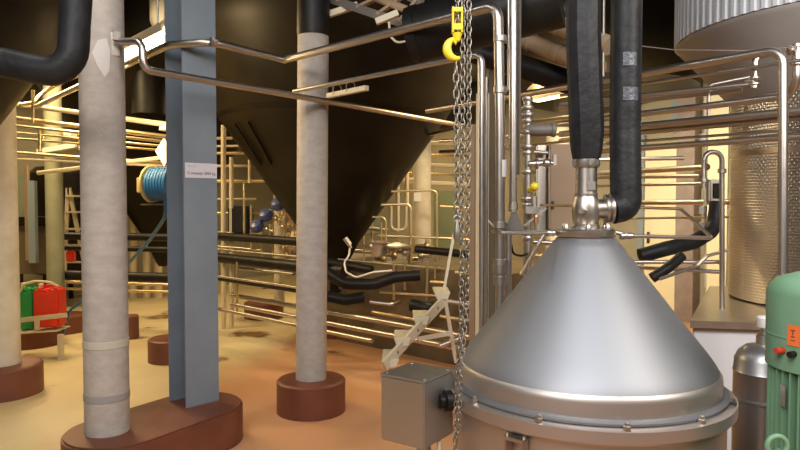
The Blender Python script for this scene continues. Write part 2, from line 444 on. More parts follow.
for i, aa in enumerate((-2.45, -2.25)):   # struts on the left flank
    g = G(); r0, r1 = .86, 1.14
    pts = [apx + Vector((r*math.cos(aa)*1.03, r*math.sin(aa)*1.03, r*1.42)) for r in (r0, r1)]
    bar(g, pts[0], pts[1], .03, .02); mk('rib', g, 'tank', t1)
tank(Vector((-3.95, 4.05, .30)), 1.48, 2.05, 'black conical tank filling the top left corner')
tank(P(163, 266, 10.0), 1.6, 1.9, 'black conical tank behind, between the near column and the beam')
g = G(); q = V(73, 10.4, 0); lathe(g, [(.6, .5), (.6, 2.05), (.5, 2.15)], q, Z, 32)
for k in range(3): cyl(g, q + Vector((.45*math.cos(k*2.1), .45*math.sin(k*2.1), 0)), q + Vector((.45*math.cos(k*2.1), .45*math.sin(k*2.1), .52)), .04, 8)
mk('storage_tank', g, 'tank', None, 'dark upright tank behind the step ladder', 'tank')

tank(Vector((V(588, 8.2, 2.8).x, 8.2, 2.66)), .25, 1.27, 'wide black tank bottom added to darken the space high behind the risers at the top centre')  # added tank bottom, keeps the pale wall dark up here
g = G(); q = V(153, 8.6, 0); cyl(g, q + Z*2.75, q + Z*4.29, .24, 24)  # invented black cylinder, hides the pale wall between the tanks
mk('lagged_duct', g, 'black', None, 'upright black cylinder added to darken the gap high between the near column and the beam', 'duct')
# ------------------------------------------------------------ corrugated tank with dimpled vessel, right
TC = Vector((3.2, 4.7, 0))
tk = thing('process_tank', TC + Z*.9, 'large round tank at the right edge, corrugated white jacket above a dimpled steel vessel', 'tank')
g = G(); R1 = 1.13; N = 104; k8 = [(0, 0), (.35, 0), (.5, 1), (.85, 1)]
ring = []
for i in range(N):
    for (u, s) in k8: ring.append(((i+u)/N*2*PI, R1 + (.011 if s else 0)))
n = len(ring)
for z in (2.80, 4.3):
    for a, r in ring: g.v.append(TC + Vector((r*math.cos(a), r*math.sin(a), z)))
for i in range(n): g.f.append([i, (i+1) % n, n+(i+1) % n, n+i])
g.f.append(list(range(n))[::-1])
mk('corrugated_jacket', g, 'corr', tk, 'ribbed white sheet jacket', cut=20)
g = G(); lathe(g, [(.735, 2.34), (1.105, 2.765), (1.122, 2.785), (1.124, 2.797)], TC, Z, 96)
mk('underside', g, 'under', tk, 'smooth grey underside')
g = G(); R2 = .73; lathe(g, [(R2, .90), (R2, 2.40)], TC, Z, 96)
g.uv = lambda v: (math.atan2(v.y-TC.y, v.x-TC.x)*R2, v.z)
mk('dimpled_vessel', g, 'dimple', tk, 'dimpled steel vessel wall')
g = G(); lathe(g, [(R2, 1.93), (R2+.006, 1.935), (R2+.006, 1.975), (R2, 1.98)], TC, Z, 96); mk('weld_band', g, 'steel', tk)
# plinth with shiny top
pe = P(690, 320, 3.95); pe.z = 0
g = G(); slab(g, [Vector((1.79, 3.95, 0)) , Vector((4.1, 3.55, 0)), Vector((4.5, 5.5, 0)), Vector((2.68, 5.5, 0))], Z*.84, None, 0)
pt = mk('tank_plinth', g, 'plinthwhite', None, 'white block under the dimpled vessel with a shiny steel top', 'plinth', bevel=.01)
g = G(); slab(g, [Vector((1.755, 3.91, .84)), Vector((4.12, 3.51, .84)), Vector((4.52, 5.52, .84)), Vector((2.64, 5.52, .84))], Z*.045, None, 0)
mk('steel_top', g, 'steel', pt, 'shiny wet steel top')

# ------------------------------------------------------------ separator
SC = Vector((.792, 2.77, 0))
sp_ = thing('separator', SC, 'large conical steel hood separator with bolted rim in front', 'separator')
def S(prof): return [(r, z) for r, z in prof]
g = G(); lathe(g, [(.50, 0), (.50, .12), (.55, .16), (.552, .755), (.565, .77)], SC, Z, 96); mk('body', g, 'body', sp_)
g = G(); lathe(g, [(.54, .765), (.583, .768), (.589, .775), (.589, .817), (.575, .824), (.54, .824)], SC, Z, 128); mk('rim', g, 'body', sp_, 'pinkish steel rim')
g = G(); lathe(g, [(.53, .818), (.556, .824), (.562, .829), (.562, .836), (.552, .842), (.53, .844)], SC, Z, 128); mk('clamp_ring', g, 'hood', sp_)
g = G(); lathe(g, [(.530, .835), (.536, .84), (.536, .895), (.534, .908), (.528, .918), (.520, .926)], SC, Z, 128); mk('skirt_band', g, 'body', sp_)
g = G(); lathe(g, [(.524, .922), (.516, .938), (.500, .962), (.478, .992), (.45, 1.028), (.36, 1.143), (.25, 1.285), (.15, 1.414), (.118, 1.452), (.10, 1.458)], SC, Z, 128); mk('hood', g, 'hood', sp_, 'grey conical hood')
for i in range(12):
    a = -PI/2 + (i-.05)*2*PI/12
    c = SC + Vector((.572*math.cos(a), .572*math.sin(a), .822)); g = G()
    lathe(g, [(.015, 0), (.015, .012), (.009, .016), (.009, .024), (.005, .027)], c, Z, 6); mk('bolt', g, 'steel', sp_, cut=20)
# latch bracket on body
a = -PI/2 - .70; n_ = Vector((math.cos(a), math.sin(a), 0)); t_ = Vector((-math.sin(a), math.cos(a), 0))
c = SC + n_*.578 + Z*.745
g = G(); box(g, c, (.085, .05, .012), a+PI/2); box(g, c - t_*.034 + Z*-.04, (.012, .045, .08), a+PI/2); box(g, c + t_*.034 - Z*.04, (.012, .045, .08), a+PI/2)
lt = mk('latch', g, 'steel', sp_, bevel=.003)
g = G()
for s in (-1, 1): lathe(g, [(.008, 0), (.008, .01), (.003, .012)], c + t_*.034*s + Z*.006, Z, 8)
mk('screw', g, 'steel', lt)
# speck marks on hood are ignored; top flange
g = G(); lathe(g, [(.100, 1.452), (.122, 1.456), (.124, 1.462), (.124, 1.482), (.118, 1.488), (.05, 1.488)], SC, Z, 48); mk('top_flange', g, 'steel', sp_)
for i in range(6):
    a = i*PI/3 + .35; c = SC + Vector((.098*math.cos(a), .098*math.sin(a), 1.488)); g = G()
    lathe(g, [(.013, 0), (.013, .012), (.008, .02), (.004, .026)], c, Z, 10); mk('dome_nut', g, 'steel', sp_)
# valve tower
VX = P(586, 200, 2.77).x; VC = Vector((VX, 2.77, 0))
v = thing('valve_tower', VC + Z*1.488, 'polished steel inlet valve standing on top of the conical hood', 'valve')
g = G(); lathe(g, [(.06, 1.488), (.06, 1.50), (.052, 1.51), (.056, 1.53), (.059, 1.555), (.058, 1.585), (.052, 1.61), (.046, 1.625), (.045, 1.635), (.045, 1.76)], VC, Z, 40); mk('valve_body', g, 'steel', v)
g = G(); lathe(g, [(.045, 1.625), (.049, 1.627), (.049, 1.638), (.045, 1.64)], VC, Z, 40); mk('weld_ring', g, 'steel', v)
g = G(); lathe(g, [(.040, 1.745), (.052, 1.748), (.054, 1.755), (.054, 1.782), (.046, 1.79), (.04, 1.80)], VC, Z, 32); u = mk('union_nut', g, 'steel', v)
g = G()
for i in range(8):
    a = i*PI/4; box(g, VC + Vector((.055*math.cos(a), .055*math.sin(a), 1.766)), (.01, .012, .024), a)
mk('nut_lug', g, 'steel', u)
g = G(); box(g, VC + Vector((.008, -.043, 1.668)), (.036, .012, .036)); mk('label_plate', g, 'steel_dull', v, bevel=.002)
g = G(); cyl(g, VC + Vector((-.02, -.05, 1.565)), VC + Vector((-.045, -.085, 1.565)), .012, 12); mk('plug', g, 'steel_dull', v)
g = G(); tube(g, [VC + Vector((.03, 0, 1.57)), VC + Vector((.115, -.005, 1.575))], .040, 0, 24); mk('side_outlet', g, 'steel', v)
g = G(); lathe(g, [(.045, 0), (.060, .004), (.060, .014), (.050, .02), (.060, .026), (.060, .036), (.045, .04)], VC + Vector((.075, -.003, 1.572)), Vector((1, -.05, .03)), 32); mk('clamp_ferrule', g, 'steel', v)
# two black lagged risers
def lag(name, label, pts, r, m='hose', tapes=(), rb=.1, n=8):
    g = G(); tube(g, pts, r, rb, 20, n=n); o = mk(name, g, m, None, label, 'pipe', cut=60)
    for p, d in tapes:
        g = G(); aa = [math.radians(-112 + k*9) for k in range(8)]; g.v = [Vector(p) + Vector(((r+.003)*math.cos(q), (r+.003)*math.sin(q), z)) for z in (-.028, .028) for q in aa]; g.f = [[k, k+1, k+9, k+8] for k in range(7)]; mk('tape_band', g, 'tape', o, 'shiny grey tape band')
    return o
tp = P(584, -40, 2.77)
g = G(); tube(g, [VC + Z*1.785, VC + Z*1.83, VC + Z*1.90, Vector((tp.x, 2.77, 2.3)), Vector((tp.x, 2.77, 4.3))], lambda s: .058 if s < .1 else (.066 if s < .4 else .072), 0, 10)
mk('lagged_riser', g, 'hose', None, 'faceted black lagged pipe rising straight above the hood valve', 'pipe', cut=20)
xb = P(624.5, 120, 2.80).x
z1_ = 1.572
lag('lagged_riser', 'second black lagged riser with grey tape bands, curving into the side of the hood valve',
    [VC + Vector((.11, -.005, z1_)), Vector((xb, 2.77, z1_+.012)), Vector((xb+.003, 2.80, 1.9)), Vector((xb, 2.80, 4.3))], .065, tapes=[(V(624, 2.80, P(624, 62, 2.8).z), Z), (V(624, 2.80, P(624, 96, 2.8).z), Z)], rb=.13)
# small sampling tubes at the flange
s0 = P(500, 232.5, 2.62); s1 = P(553, 233, 2.74)
o = pipe('water_tube', 'thin bright tube running left from the hood flange', 'pipe', [s0 , s1, SC + Vector((-.124, 0, 1.475))], .0075, rb=.0)
g = G(); dd = (s1-s0).normalized(); lathe(g, [(.012, 0), (.014, .003), (.014, .022), (.010, .026), (.013, .03), (.013, .04), (.008, .05)], s1-dd*.035, dd, 12); mk('fitting', g, 'steel', o)
e0 = SC + Vector((.124, 0, 1.472)); e1 = P(632, 236, 2.77)
o = pipe('water_tube', 'thin bent tube looping right from the hood flange', 'pipe', [e0, e1, P(712, 238, 2.9), P(681, 209, 3.6), P(636, 207.5, 3.9)], .0085, rb=.05)
g = G(); lathe(g, [(.012, 0), (.015, .003), (.015, .02), (.010, .026), (.014, .03), (.014, .05), (.008, .056)], P(620, 236, 2.77), Vector((1, 0, 0)), 12); mk('fitting', g, 'steel', o)

# ------------------------------------------------------------ control box on post beside the separator
bx = P(403, 408, 2.72); top_c = P(415, 367, 2.75)
cb = thing('junction_box', Vector((.14, 2.85, 0)), 'grey sheet steel junction box on a post left of the separator', 'junction box')
O_ = P(380.5, 376, 2.62)          # near left top corner of the front face
fd = (P(424, 383, 2.50) - O_); fd.z = 0; L = fd.length; fd.normalize(); sd = Vector((-fd.y, fd.x, 0))
ctr = O_ + fd*L/2 + sd*.115; zt = P(402, 379, 2.56).z; ht = .265
g = G(); box(g, Vector((ctr.x, ctr.y, zt-ht/2)), (L, .23, ht), math.atan2(fd.y, fd.x)); mk('enclosure', g, 'boxsteel', cb, bevel=.006)
g = G(); box(g, Vector((ctr.x, ctr.y, zt+.003)), (L*1.02, .235, .008), math.atan2(fd.y, fd.x)); cv = mk('lid', g, 'boxsteel', cb, bevel=.002)
for sx_ in (-1, 1):
    for sy_ in (-1, 1):
        g = G(); lathe(g, [(.006, 0), (.006, .003), (.003, .005)], ctr*1 + fd*sx_*L*.43 + sd*sy_*.09 + Z*(zt+.007-ctr.z), Z, 8); mk('screw', g, 'steel', cv)
pc = ctr + fd*.03; g = G(); tube(g, [Vector((pc.x, pc.y, 0)), Vector((pc.x, pc.y, zt-ht))], .03, 0, 16); lathe(g, [(.08, 0), (.08, .01)], (pc.x, pc.y, 0)); mk('post', g, 'steel_dull', cb)
g = G(); q0 = ctr + fd*L/2; q0.z = zt-.10; q1 = SC + (q0-SC).normalized()*.0; dirc = Vector((SC.x-q0.x, SC.y-q0.y, 0)); dl = dirc.length; dirc.normalize()
cyl(g, q0, q0 + dirc*(dl-.574), .028, 16); lathe(g, [(.03, 0), (.042, .004), (.042, .03), (.03, .034)], q0+dirc*.02, dirc, 16); mk('cable_gland', g, 'black', cb, 'black cable gland')
g = G(); kk = [q0 - Z*.10, q0 - Z*.17 + dirc*.02, q0 - Z*.3 + dirc*.03, Vector((pc.x+.05, pc.y, .05))]
tube(g, [Vector((pc.x+.06, pc.y-.03, zt-ht)), Vector((pc.x+.075, pc.y-.04, zt-ht-.15)), Vector((pc.x+.07, pc.y-.02, .4)), Vector((pc.x+.12, pc.y, .006))], .009, .05, 8); mk('cable', g, 'cable', cb, 'cream cable under the box')

# ------------------------------------------------------------ chains and hook
def link_mesh(w_, L_, wire, name):
    g = G(); r = (w_-2*wire)/2 + wire*.0; r = w_/2 - wire/2 ; s = L_/2 - w_/2
    pts = [Vector((r*math.cos(t), 0, s + r*math.sin(t))) for t in [PI*i/6 for i in range(7)]] + [Vector((r*math.cos(t), 0, -s + r*math.sin(t))) for t in [PI + PI*i/6 for i in range(7)]]
    tube(g, pts, wire/2, 0, 6, closed=True)
    me = bpy.data.meshes.new(name); me.from_pydata(g.v, [], g.f); me.materials.append(M['galv'])
    for p in me.polygons: p.use_smooth = True
    return me
lm = link_mesh(.0225, .034, .0050, 'link'); lmb = link_mesh(.026, .042, .0065, 'link')
def chain(pts, label, me=lm, pitch=.0225, a0=.4, m=None):
    pts = [Vector(p) for p in pts]
    root = thing('lifting_chain', pts[-1], label, 'chain', 'grey chains of the hand hoist')
    seglen = [(pts[i+1]-pts[i]).length for i in range(len(pts)-1)]; tot = sum(seglen); n = int(tot/pitch)
    for i in range(n+1):
        s = i*pitch; k = 0
        while k < len(seglen)-1 and s > seglen[k]: s -= seglen[k]; k += 1
        dirn = (pts[k+1]-pts[k]).normalized(); p = pts[k] + dirn*s
        o = bpy.data.objects.new('link', me); sc.collection.objects.link(o); o.parent = root
        o.location = p - pts[-1]
        q = dirn.to_track_quat('-Z', 'Y'); o.rotation_mode = 'QUATERNION'
        from mathutils import Quaternion
        o.rotation_quaternion = q @ Quaternion((0, 0, 1), a0 + (i % 2)*PI/2)
    return root
YC = 2.38
chain([P(463, -14, YC), P(462.5, 120, YC), P(461, 330, YC), P(457, 380, YC), P(455, 462, YC)], 'middle strand of grey chain, hanging down past the separator rim', a0=1.0)
chain([P(469, -14, YC+.02), P(469, 120, YC+.02), P(467, 300, YC+.02), P(460, 375, YC-.02), P(458, 440, YC-.03)], 'rightmost strand of grey chain, hanging past the separator rim')
hk = thing('hoist_hook', P(455, 62, YC-.01), 'yellow lifting hook with its chain block', 'hook')
g = G(); zt_ = P(457, 8, YC).z; zb_ = P(457, 34, YC).z; hx = P(457, 20, YC).x
box(g, (hx-.016, YC-.01, (zt_+zb_)/2), (.006, .03, zt_-zb_)); box(g, (hx+.016, YC-.01, (zt_+zb_)/2), (.006, .03, zt_-zb_))
box(g, (hx, YC+.008, (zt_+zb_)/2), (.038, .006, zt_-zb_)); box(g, (hx, YC-.024, zb_+.02), (.038, .005, .022))
box(g, (hx, YC-.024, zt_-.012), (.038, .005, .016)); lathe(g, [(.010, zb_-.03), (.019, zb_)], (hx, YC-.01, 0), Z, 12)
mk('hook_block', g, 'yellow', hk, bevel=.002)
g = G(); cen = P(456.5, 48.5, YC-.01); pts = []
RR = .034
pts = [Vector((hx, YC-.01, zb_-.015)), Vector((hx-.006, YC-.01, zb_-.035))]
for i in range(17):
    a = math.radians(112 + i*11.2); pts.append(cen + Vector((RR*math.cos(a), 0, (RR+.002)*math.sin(a))))
def hr(s): return .0080 + .0085*math.sin(PI*min(1, max(0, (s-.1)/.85)))**1.0 if s < .96 else .0065
tube(g, pts, hr, 0, 12); mk('hook', g, 'yellow', hk)
chain([Vector((hx, YC-.01, zt_+.21)), Vector((hx, YC-.01, zb_+.01))], 'short strand of grey chain running into the yellow hook block')
w0 = P(455.5, 62, YC-.01)
chain([P(456, 70, YC-.01), P(457, 150, YC-.01), P(457, 216, YC-.01)], 'coarser grey chain hanging from the yellow hook, snap hook at its end', me=lmb, pitch=.029, a0=.25)
g = G(); tube(g, [cen + Vector((0, 0, -RR)), P(456, 68, YC-.01)], .0022, 0, 8)
mk('wire_sling', g, 'galv', None, 'short thin wire between the yellow hook and the coarser chain', 'wire')
sh = thing('snap_hook', P(457, 240, YC-.01), 'small grey snap hook at the end of the coarser chain', 'hook')
g = G(); a_ = P(457, 219, YC-.01); b_ = P(457, 242, YC-.01)
tube(g, [a_, a_.lerp(b_, .25), a_.lerp(b_, .5), a_.lerp(b_, .8), b_], lambda s: (.006, .009, .0135, .014, .008)[round(s*4)], 0, 14); mk('hook_body', g, 'galv', sh)
g = G(); tube(g, [a_ + Vector((.012*math.cos(t), 0, .012*math.sin(t))) for t in [2*PI*i/12 for i in range(12)]], .0035, 0, 6, closed=True); mk('eye', g, 'galv', sh)

# ------------------------------------------------------------ green motor, keg
MX = V(834, 2.3, .9); mc = Vector((MX.x, 2.3, 0)); rm = .218
mo = thing('electric_motor', mc, 'green electric motor standing at the right edge', 'motor')
zc0, zc1 = P(800, 380, 2.13).z, P(800, 276, 2.25).z
g = G(); lathe(g, [(rm-.02, zc0), (rm, zc0), (rm, zc1-.07), (rm-.004, zc1-.05), (rm-.03, zc1-.02), (rm-.09, zc1), (rm*.4, zc1+.012), (.02, zc1+.014)], mc, Z, 64)
fc = mk('fan_cowl', g, 'green', mo, 'smooth domed fan cowl')
g = G(); zz = P(780, 345, 2.15).z; lathe(g, [(rm, zz), (rm+.002, zz+.001), (rm+.002, zz+.005), (rm, zz+.006)], mc, Z, 64); mk('seam', g, 'green', fc)
g = G(); lathe(g, [(rm-.045, .15), (rm-.045, zc0+.01)], mc, Z, 48)
mk('core', g, 'green', mo)
for i in range(40):
    a = 2*PI*i/40; g = G(); box(g, mc + Vector(((rm-.030)*math.cos(a), (rm-.030)*math.sin(a), (.2+zc0)/2)), (.042, .007, zc0-.2), a); mk('cooling_fin', g, 'green', mo, bevel=.001)
g = G(); lathe(g, [(.24, 0), (.24, .05), (.20, .07), (.20, .2)], mc, Z, 40); mk('foot_flange', g, 'green', mo)
def onm(px, r): # point on motor cylinder front at pixel column
    u = (px-400)/F; best = None
    for i in range(720):
        a = PI + i/720*PI; p = mc + Vector((r*math.cos(a), r*math.sin(a), 0))
        e = abs(p.x/p.y - u)
        if best is None or e < best[0]: best = (e, a)
    return best[1]
a = onm(796, rm); nn = Vector((math.cos(a), math.sin(a), 0)); pz = P(796, 341, 2.13).z; 
g = G(); 
for s in range(5):
    aa = a + (s-2)*.05
    for z_ in (pz-.036, pz+.036): g.v.append(mc + Vector(((rm+.0025)*math.cos(aa), (rm+.0025)*math.sin(aa), z_)))
g.f = [[2*i, 2*i+2, 2*i+3, 2*i+1] for i in range(4)]
mk('warning_label', g, 'orange', fc, 'orange warning label')
g = G()
for (u_, v_, w_, h_) in ((0, .018, .016, .003), (0, .008, .003, .012), (0, -.004, .012, .003), (0, -.016, .016, .002)):
    aa = a + u_; box(g, mc + Vector(((rm+.0035)*math.cos(aa), (rm+.0035)*math.sin(aa), pz+v_)), (.001, w_, h_), aa)
mk('label_print', g, 'ink', fc)
a = onm(786, rm); pz = P(790, 359, 2.13).z; nn = Vector((math.cos(a), math.sin(a), 0))
g = G(); cyl(g, mc + nn*(rm-.005) + Z*pz, mc + nn*(rm+.03) + Z*pz, .012, 14); mk('red_button', g, 'redknob', fc, 'red push button')
a = onm(797, rm); nn = Vector((math.cos(a), math.sin(a), 0))
g = G(); cyl(g, mc + nn*(rm-.005) + Z*(pz-.003), mc + nn*(rm+.025) + Z*(pz-.003), .011, 14); mk('black_plug', g, 'black', fc, 'black plug')
a = onm(786, rm); nn = Vector((math.cos(a), math.sin(a), 0)); pz = P(785, 407, 2.13).z
g = G(); box(g, mc + nn*(rm-.004) + Z*pz, (.004, .022, .075), a); mk('name_plate', g, 'steel_dull', mo, 'small metal name plate')
g = G(); ec = P(777, 446, 2.12); tube(g, [ec + Vector((.033*math.cos(t), 0, .033*math.sin(t))) for t in [2*PI*i/24 for i in range(24)]], .009, 0, 10, closed=True)
cyl(g, ec - Z*.03, ec + Vector((.05, .08, -.05)), .012, 10); mk('lifting_eye', g, 'green', mo)

kc = V(764, 2.95, .8); kc.z = 0
kg = thing('pressure_keg', kc, 'grey metal keg with domed shoulder and white cap between separator and motor', 'keg')
zk = P(760, 346, 2.95).z; rk = .128
g = G(); lathe(g, [(rk-.01, 0), (rk, .02), (rk, zk-.25), (rk+.006, zk-.245), (rk+.006, zk-.235), (rk, zk-.23), (rk, zk-.12), (rk+.003, zk-.115), (rk, zk-.11), (rk-.004, zk-.06), (rk-.02, zk-.025), (rk*.62, zk), (rk*.36, zk+.008), (.035, zk+.01)], kc, Z, 48); mk('shell', g, 'keg', kg)
g = G(); lathe(g, [(.036, zk+.005), (.036, zk+.05), (.030, zk+.055), (.016, zk+.06), (.016, zk+.09)], kc, Z, 20); mk('neck', g, 'steel_dull', kg)
g = G(); lathe(g, [(.020, zk+.083), (.034, zk+.087), (.036, zk+.095), (.036, zk+.13), (.030, zk+.137), (.012, zk+.14)], kc, Z, 20); box(g, kc + Vector((.035, 0, zk+.14)), (.03, .02, .03)); mk('cap', g, 'white', kg, 'white plastic cap')
g = G(); tube(g, [kc + Vector((.03, -.03, zk+.03)), kc + Vector((.06, -.05, zk+.02)), kc + Vector((.075, -.085, zk-.03)), kc+Vector((.085, -.094, zk-.08)), kc + Vector((.095, -.10, zk-.13))], .004, .03, 8); mk('hose', g, 'keg', kg)

# ------------------------------------------------------------ main overhead pipes
# P1: from lower left along the lamp, over the beam, mitre, to the bend at the top, down to the floor
zA = PZ(212, 41, 0).z
ZA = 1.6 + .246*4.1
pA = [PZ(35, 107, ZA), PZ(168, 45, ZA), PZ(186, 39.5, ZA), PZ(212, 42, ZA), PZ(284, 60, ZA)]
pB = PZ(498, 5, ZA); Y1 = pB.y
o = pipe('overhead_pipe', 'long steel pipe from the lamp past the beam, kinking, then dropping left of the hood', 'pipe',
     pA[:2] + [pA[3], pA[4]], .025, rb=.12)
g = G(); tube(g, [pA[4], pB, V(500, Y1, 2.0), V(500, Y1, .6), V(500, Y1, 0)], .026, .07, 14, n=8); mk('dropping_run', g, 'steel', o)
clamp(o, PZ(212, 42, ZA), pA[4]-pA[3], .0195, .022)
for yy in (39, 90, 225, 262): clamp(o, V(500, Y1, P(500, yy, Y1).z), Z, .024, .035)
g = G(); cyl(g, V(500, Y1, P(500, 285, Y1).z), V(500, Y1, P(500, 276, Y1).z), .038); cyl(g, V(500, Y1, P(500, 273, Y1).z), V(500, Y1, P(500, 264, Y1).z), .038); mk('union', g, 'steel', o)
g = G(); lathe(g, [(.0246, P(500, 177, Y1).z), (.0250, P(500, 176.5, Y1).z), (.0250, P(500, 161, Y1).z), (.0246, P(500, 160, Y1).z)], V(500, Y1, 0)*1, Z, 16); mk('tape_band', g, 'white', o, 'pale blue white label wrap')
# P2 second pipe
Z2 = 1.6 + .198*3.75
q0 = V(122, PZ(137, 41, 2.52).y if False else 3.72, 2.545)
yy0 = PZ(158, 72, Z2)
r0 = on(yy0, (PZ(295, 96, Z2)-yy0).normalized(), 143)
o = pipe('overhead_pipe', 'steel pipe from the near column bracket, crossing in front of beam and middle column', 'pipe',
     [V(121, 3.72, P(121, 42, 3.72).z), V(142, r0.y, P(142, 41, r0.y).z), V(143, r0.y, Z2), PZ(296, 96, Z2), PZ(492, 131, Z2)], .022, rb=.055)
g = G(); jp = PZ(294, 94.5, Z2); Y3 = PZ(481, 54, Z2).y
o3 = pipe('overhead_pipe', 'steel pipe rising right from the middle column and turning down behind the chains', 'pipe',
     [jp + Z*.02, PZ(482, 54, Z2+.0), V(482, Y3, 2.0), V(482, Y3, .05)], .0155, rb=.05)
pipe('instrument_pipe', 'thin upright pipe close behind the chains, right of its twin', 'pipe', [V(486.5, Y3+.12, 2.25), V(486.5, Y3+.12, .0)], .0085)
# cream channel clipped on pipes
o = thing('support_channel', P(347, 91, 4.7), 'short cream support channel clipped under the pipes near the middle column', 'bracket')
g = G(); ca, cb_ = P(328, 96, 4.75), P(367, 88, 4.35); bar(g, ca, cb_, .035, .035); mk('channel', g, 'cream_steel', o, bevel=.003)
for t in (.25, .6):
    g = G(); c = ca.lerp(cb_, t); tube(g, [c + Vector((-.03, 0, .0)), c + Vector((-.03, 0, .05)), c + Vector((.0, 0, .075)), c + Vector((.03, 0, .05)), c + Vector((.03, 0, 0))], .004, .02, 6); mk('u_bolt', g, 'steel', o)
# P5: pipe along direction A turning down at the right
Z5 = 2.36; e = PZ(783, 47, Z5)
Yv = PZ(775, 49, Z5).y
pr = V(783, Yv, Z5)
o = pipe('process_pipe', 'thick bright pipe turning down in front of the dimpled vessel at the right', 'pipe',
     [PZ(427, 111, Z5), pr, V(783, Yv, .9), V(782, Yv, .845)], .0225, rb=.075, seg=16)

# ------------------------------------------------------------ right rack, pipes in direction A (left px -> right px)
def rack(x0, y0, x1, y1, Y1_, r, label, m='steel', name='process_pipe', ext=None, group=None):
    """horizontal pipe: fixed height from the right end at depth Y1_, the left end follows from the photograph's line"""
    p1 = P(x1, y1, Y1_); z = p1.z; r *= 1.15
    p0 = PZ(x0, y0, z) if abs(y0-202) > 40 and abs(y1-202) > 30 else P(x0, y0, Y1_*1.35)
    if p0.y < 0 or p0.y > 9.5: p0 = on(p1, A, x0)
    return pipe(name, label, 'pipe', [p0, p1], r, m, group=group)
rack(560, 96, 802, 60, 3.35, .0085, 'thin pipe just under the thick bright pipe at the right')
rack(560, 104, 752, 84, 3.9, .012, 'second pipe under the thick one, ending at the small valve')
rack(560, 108, 742, 89, 4.0, .019, 'dull wider pipe passing behind the small valve', 'steel_dull')
o = rack(560, 124, 779, 97, 3.35, .017, 'polished pipe halfway up, ending at the thick upright')
rack(560, 134, 806, 110, 3.65, .021, 'upper pipe of the close dark pair crossing the vessel', 'steel_dull')
rack(560, 140, 806, 117, 3.7, .016, 'lower pipe of the close pair crossing the vessel')
rack(560, 147, 806, 129, 3.8, .008, 'thin pipe below the close pair at the right')
rack(560, 154, 806, 136, 3.7, .018, 'lowest thick pipe crossing in front of the vessel', 'steel_dull')
pipe('process_pipe', 'thin pipe with an elbow hanging down in front of the grey underside', 'pipe', [P(750, 77, 4.0), P(709, 85, 4.1), P(708.5, 117, 4.1)], .009, rb=.03)
# small valve right
o = thing('sampling_valve', P(755, 88, 3.6), 'small clamped valve hanging on a curved pipe in front of the grey tank underside', 'valve')
g = G(); tube(g, [P(768, 54, 3.55), P(755.5, 57, 3.55), P(754.5, 88, 3.55)], .018, .06, 14); mk('valve_pipe', g, 'steel', o)
for yy in (78, 84): 
    g = G(); lathe(g, [(.020, -.008), (.028, -.004), (.028, .004), (.020, .008)], P(754.5, yy, 3.55), Z, 20); mk('clamp_ring', g, 'steel_dull', o)
g = G(); tube(g, [P(746, 81, 3.5), P(752, 81, 3.55), P(762, 78, 3.5)], .008, .01, 8); mk('handle', g, 'steel_dull', o)
# far right thick bend
o = pipe('process_pipe', 'thick pipe at the right edge curving down behind the bright upright', 'pipe', [P(797, 44, 3.6), P(797, 88, 3.6), P(780, 100, 3.75)], .022, rb=.10)
flange(o, P(797, 64, 3.6), Z, .022); clamp(o, P(790, 50, 3.6), Vector((1, 0, .3)), .016)
pipe('conduit', 'thin dark cable strung level under the corrugated jacket', 'cable', [P(640, 46, 3.9), P(675, 50, 3.8), P(760, 51, 3.4), P(800, 46, 3.3)], .0035, 'pinkcol', rb=0)
# warm pipes between black riser and vessel
for (x0, y0, x1, y1, Y_, r_, lb) in (
    (560, 176, 708, 167, 5.6, .024, 'warm lit wide pipe left of the inverted U-bend'),
    (560, 161, 684, 158, 6.2, .018, 'warm pipe above, ending behind the pinkish column'),
    (560, 178, 700, 176, 5.4, .016, 'warm pipe meeting the foot of the U-bend'),
    (560, 187, 702, 183.5, 5.2, .012, 'thin warm pipe just above the black valve housing'),
    (560, 203, 735, 202, 5.0, .019, 'bright level pipe below the black valve housing'),
    (600, 219, 728, 217, 5.1, .009, 'thin level pipe behind the upright legs')):
    rack(x0, y0, x1, y1, Y_, r_, lb)
YU = 4.35
o = pipe('u_bend_pipe', 'inverted U-bend pipe with a long right leg beside the vessel', 'pipe', [V(703.5, YU, P(704, 188, YU).z), V(704, YU, P(704, 152, YU).z), V(722, YU, P(722, 152, YU).z), V(722, YU, .845)], .0165, rb=.06, seg=16)
clamp(o, V(722, YU, P(722, 171, YU).z), Z, .0165); clamp(o, V(703.5, YU, P(703, 180, YU).z), Z, .0165)
pipe('instrument_pipe', 'thin upright with white connectors left of the U-bend leg', 'pipe', [V(705, 4.9, 2.4), V(705, 4.9, .95)], .010, 'cable')
for i, yy in enumerate((210, 226, 138)):
    g = G(); cyl(g, P(703, yy+4, 4.85), P(703, yy-4, 4.85), .028, 12)
    mk('cable_connector', g, 'white', None, ('white connector on the thin upright, level with the bent tube', 'white connector on the thin upright, just above the black elbow', 'white connector on the thin upright, above the U-bend')[i], 'connector')
g = G(); c = P(714, 191, 4.9); box(g, c, (.11, .09, .17)); o = mk('valve_housing', g, 'steel_dull', None, 'square steel valve housing with black face inside the U-bend', 'valve', bevel=.012)
g = G(); box(g, c - Vector((-.005, .047, 0)), (.075, .01, .115)); mk('face', g, 'black', o, bevel=.015)
lag('lagged_pipe', 'black lagged pipe sloping right and curving up beside the U-bend', [P(640, 256, 4.5), P(665, 249, 4.5), P(694, 242, 4.6), P(714, 230, 4.7), P(717, 203, 4.75)], .052, rb=.16)
lag('lagged_pipe', 'short black lagged pipe low behind the hood', [P(652, 278, 4.3), P(668, 268, 4.3), P(682, 256, 4.35)], .034, rb=.06)
rack(630, 262, 722, 262, 4.4, .012, 'thin level pipe low behind the hood'); rack(630, 267, 720, 272, 4.4, .012, 'second thin level pipe low behind the hood')
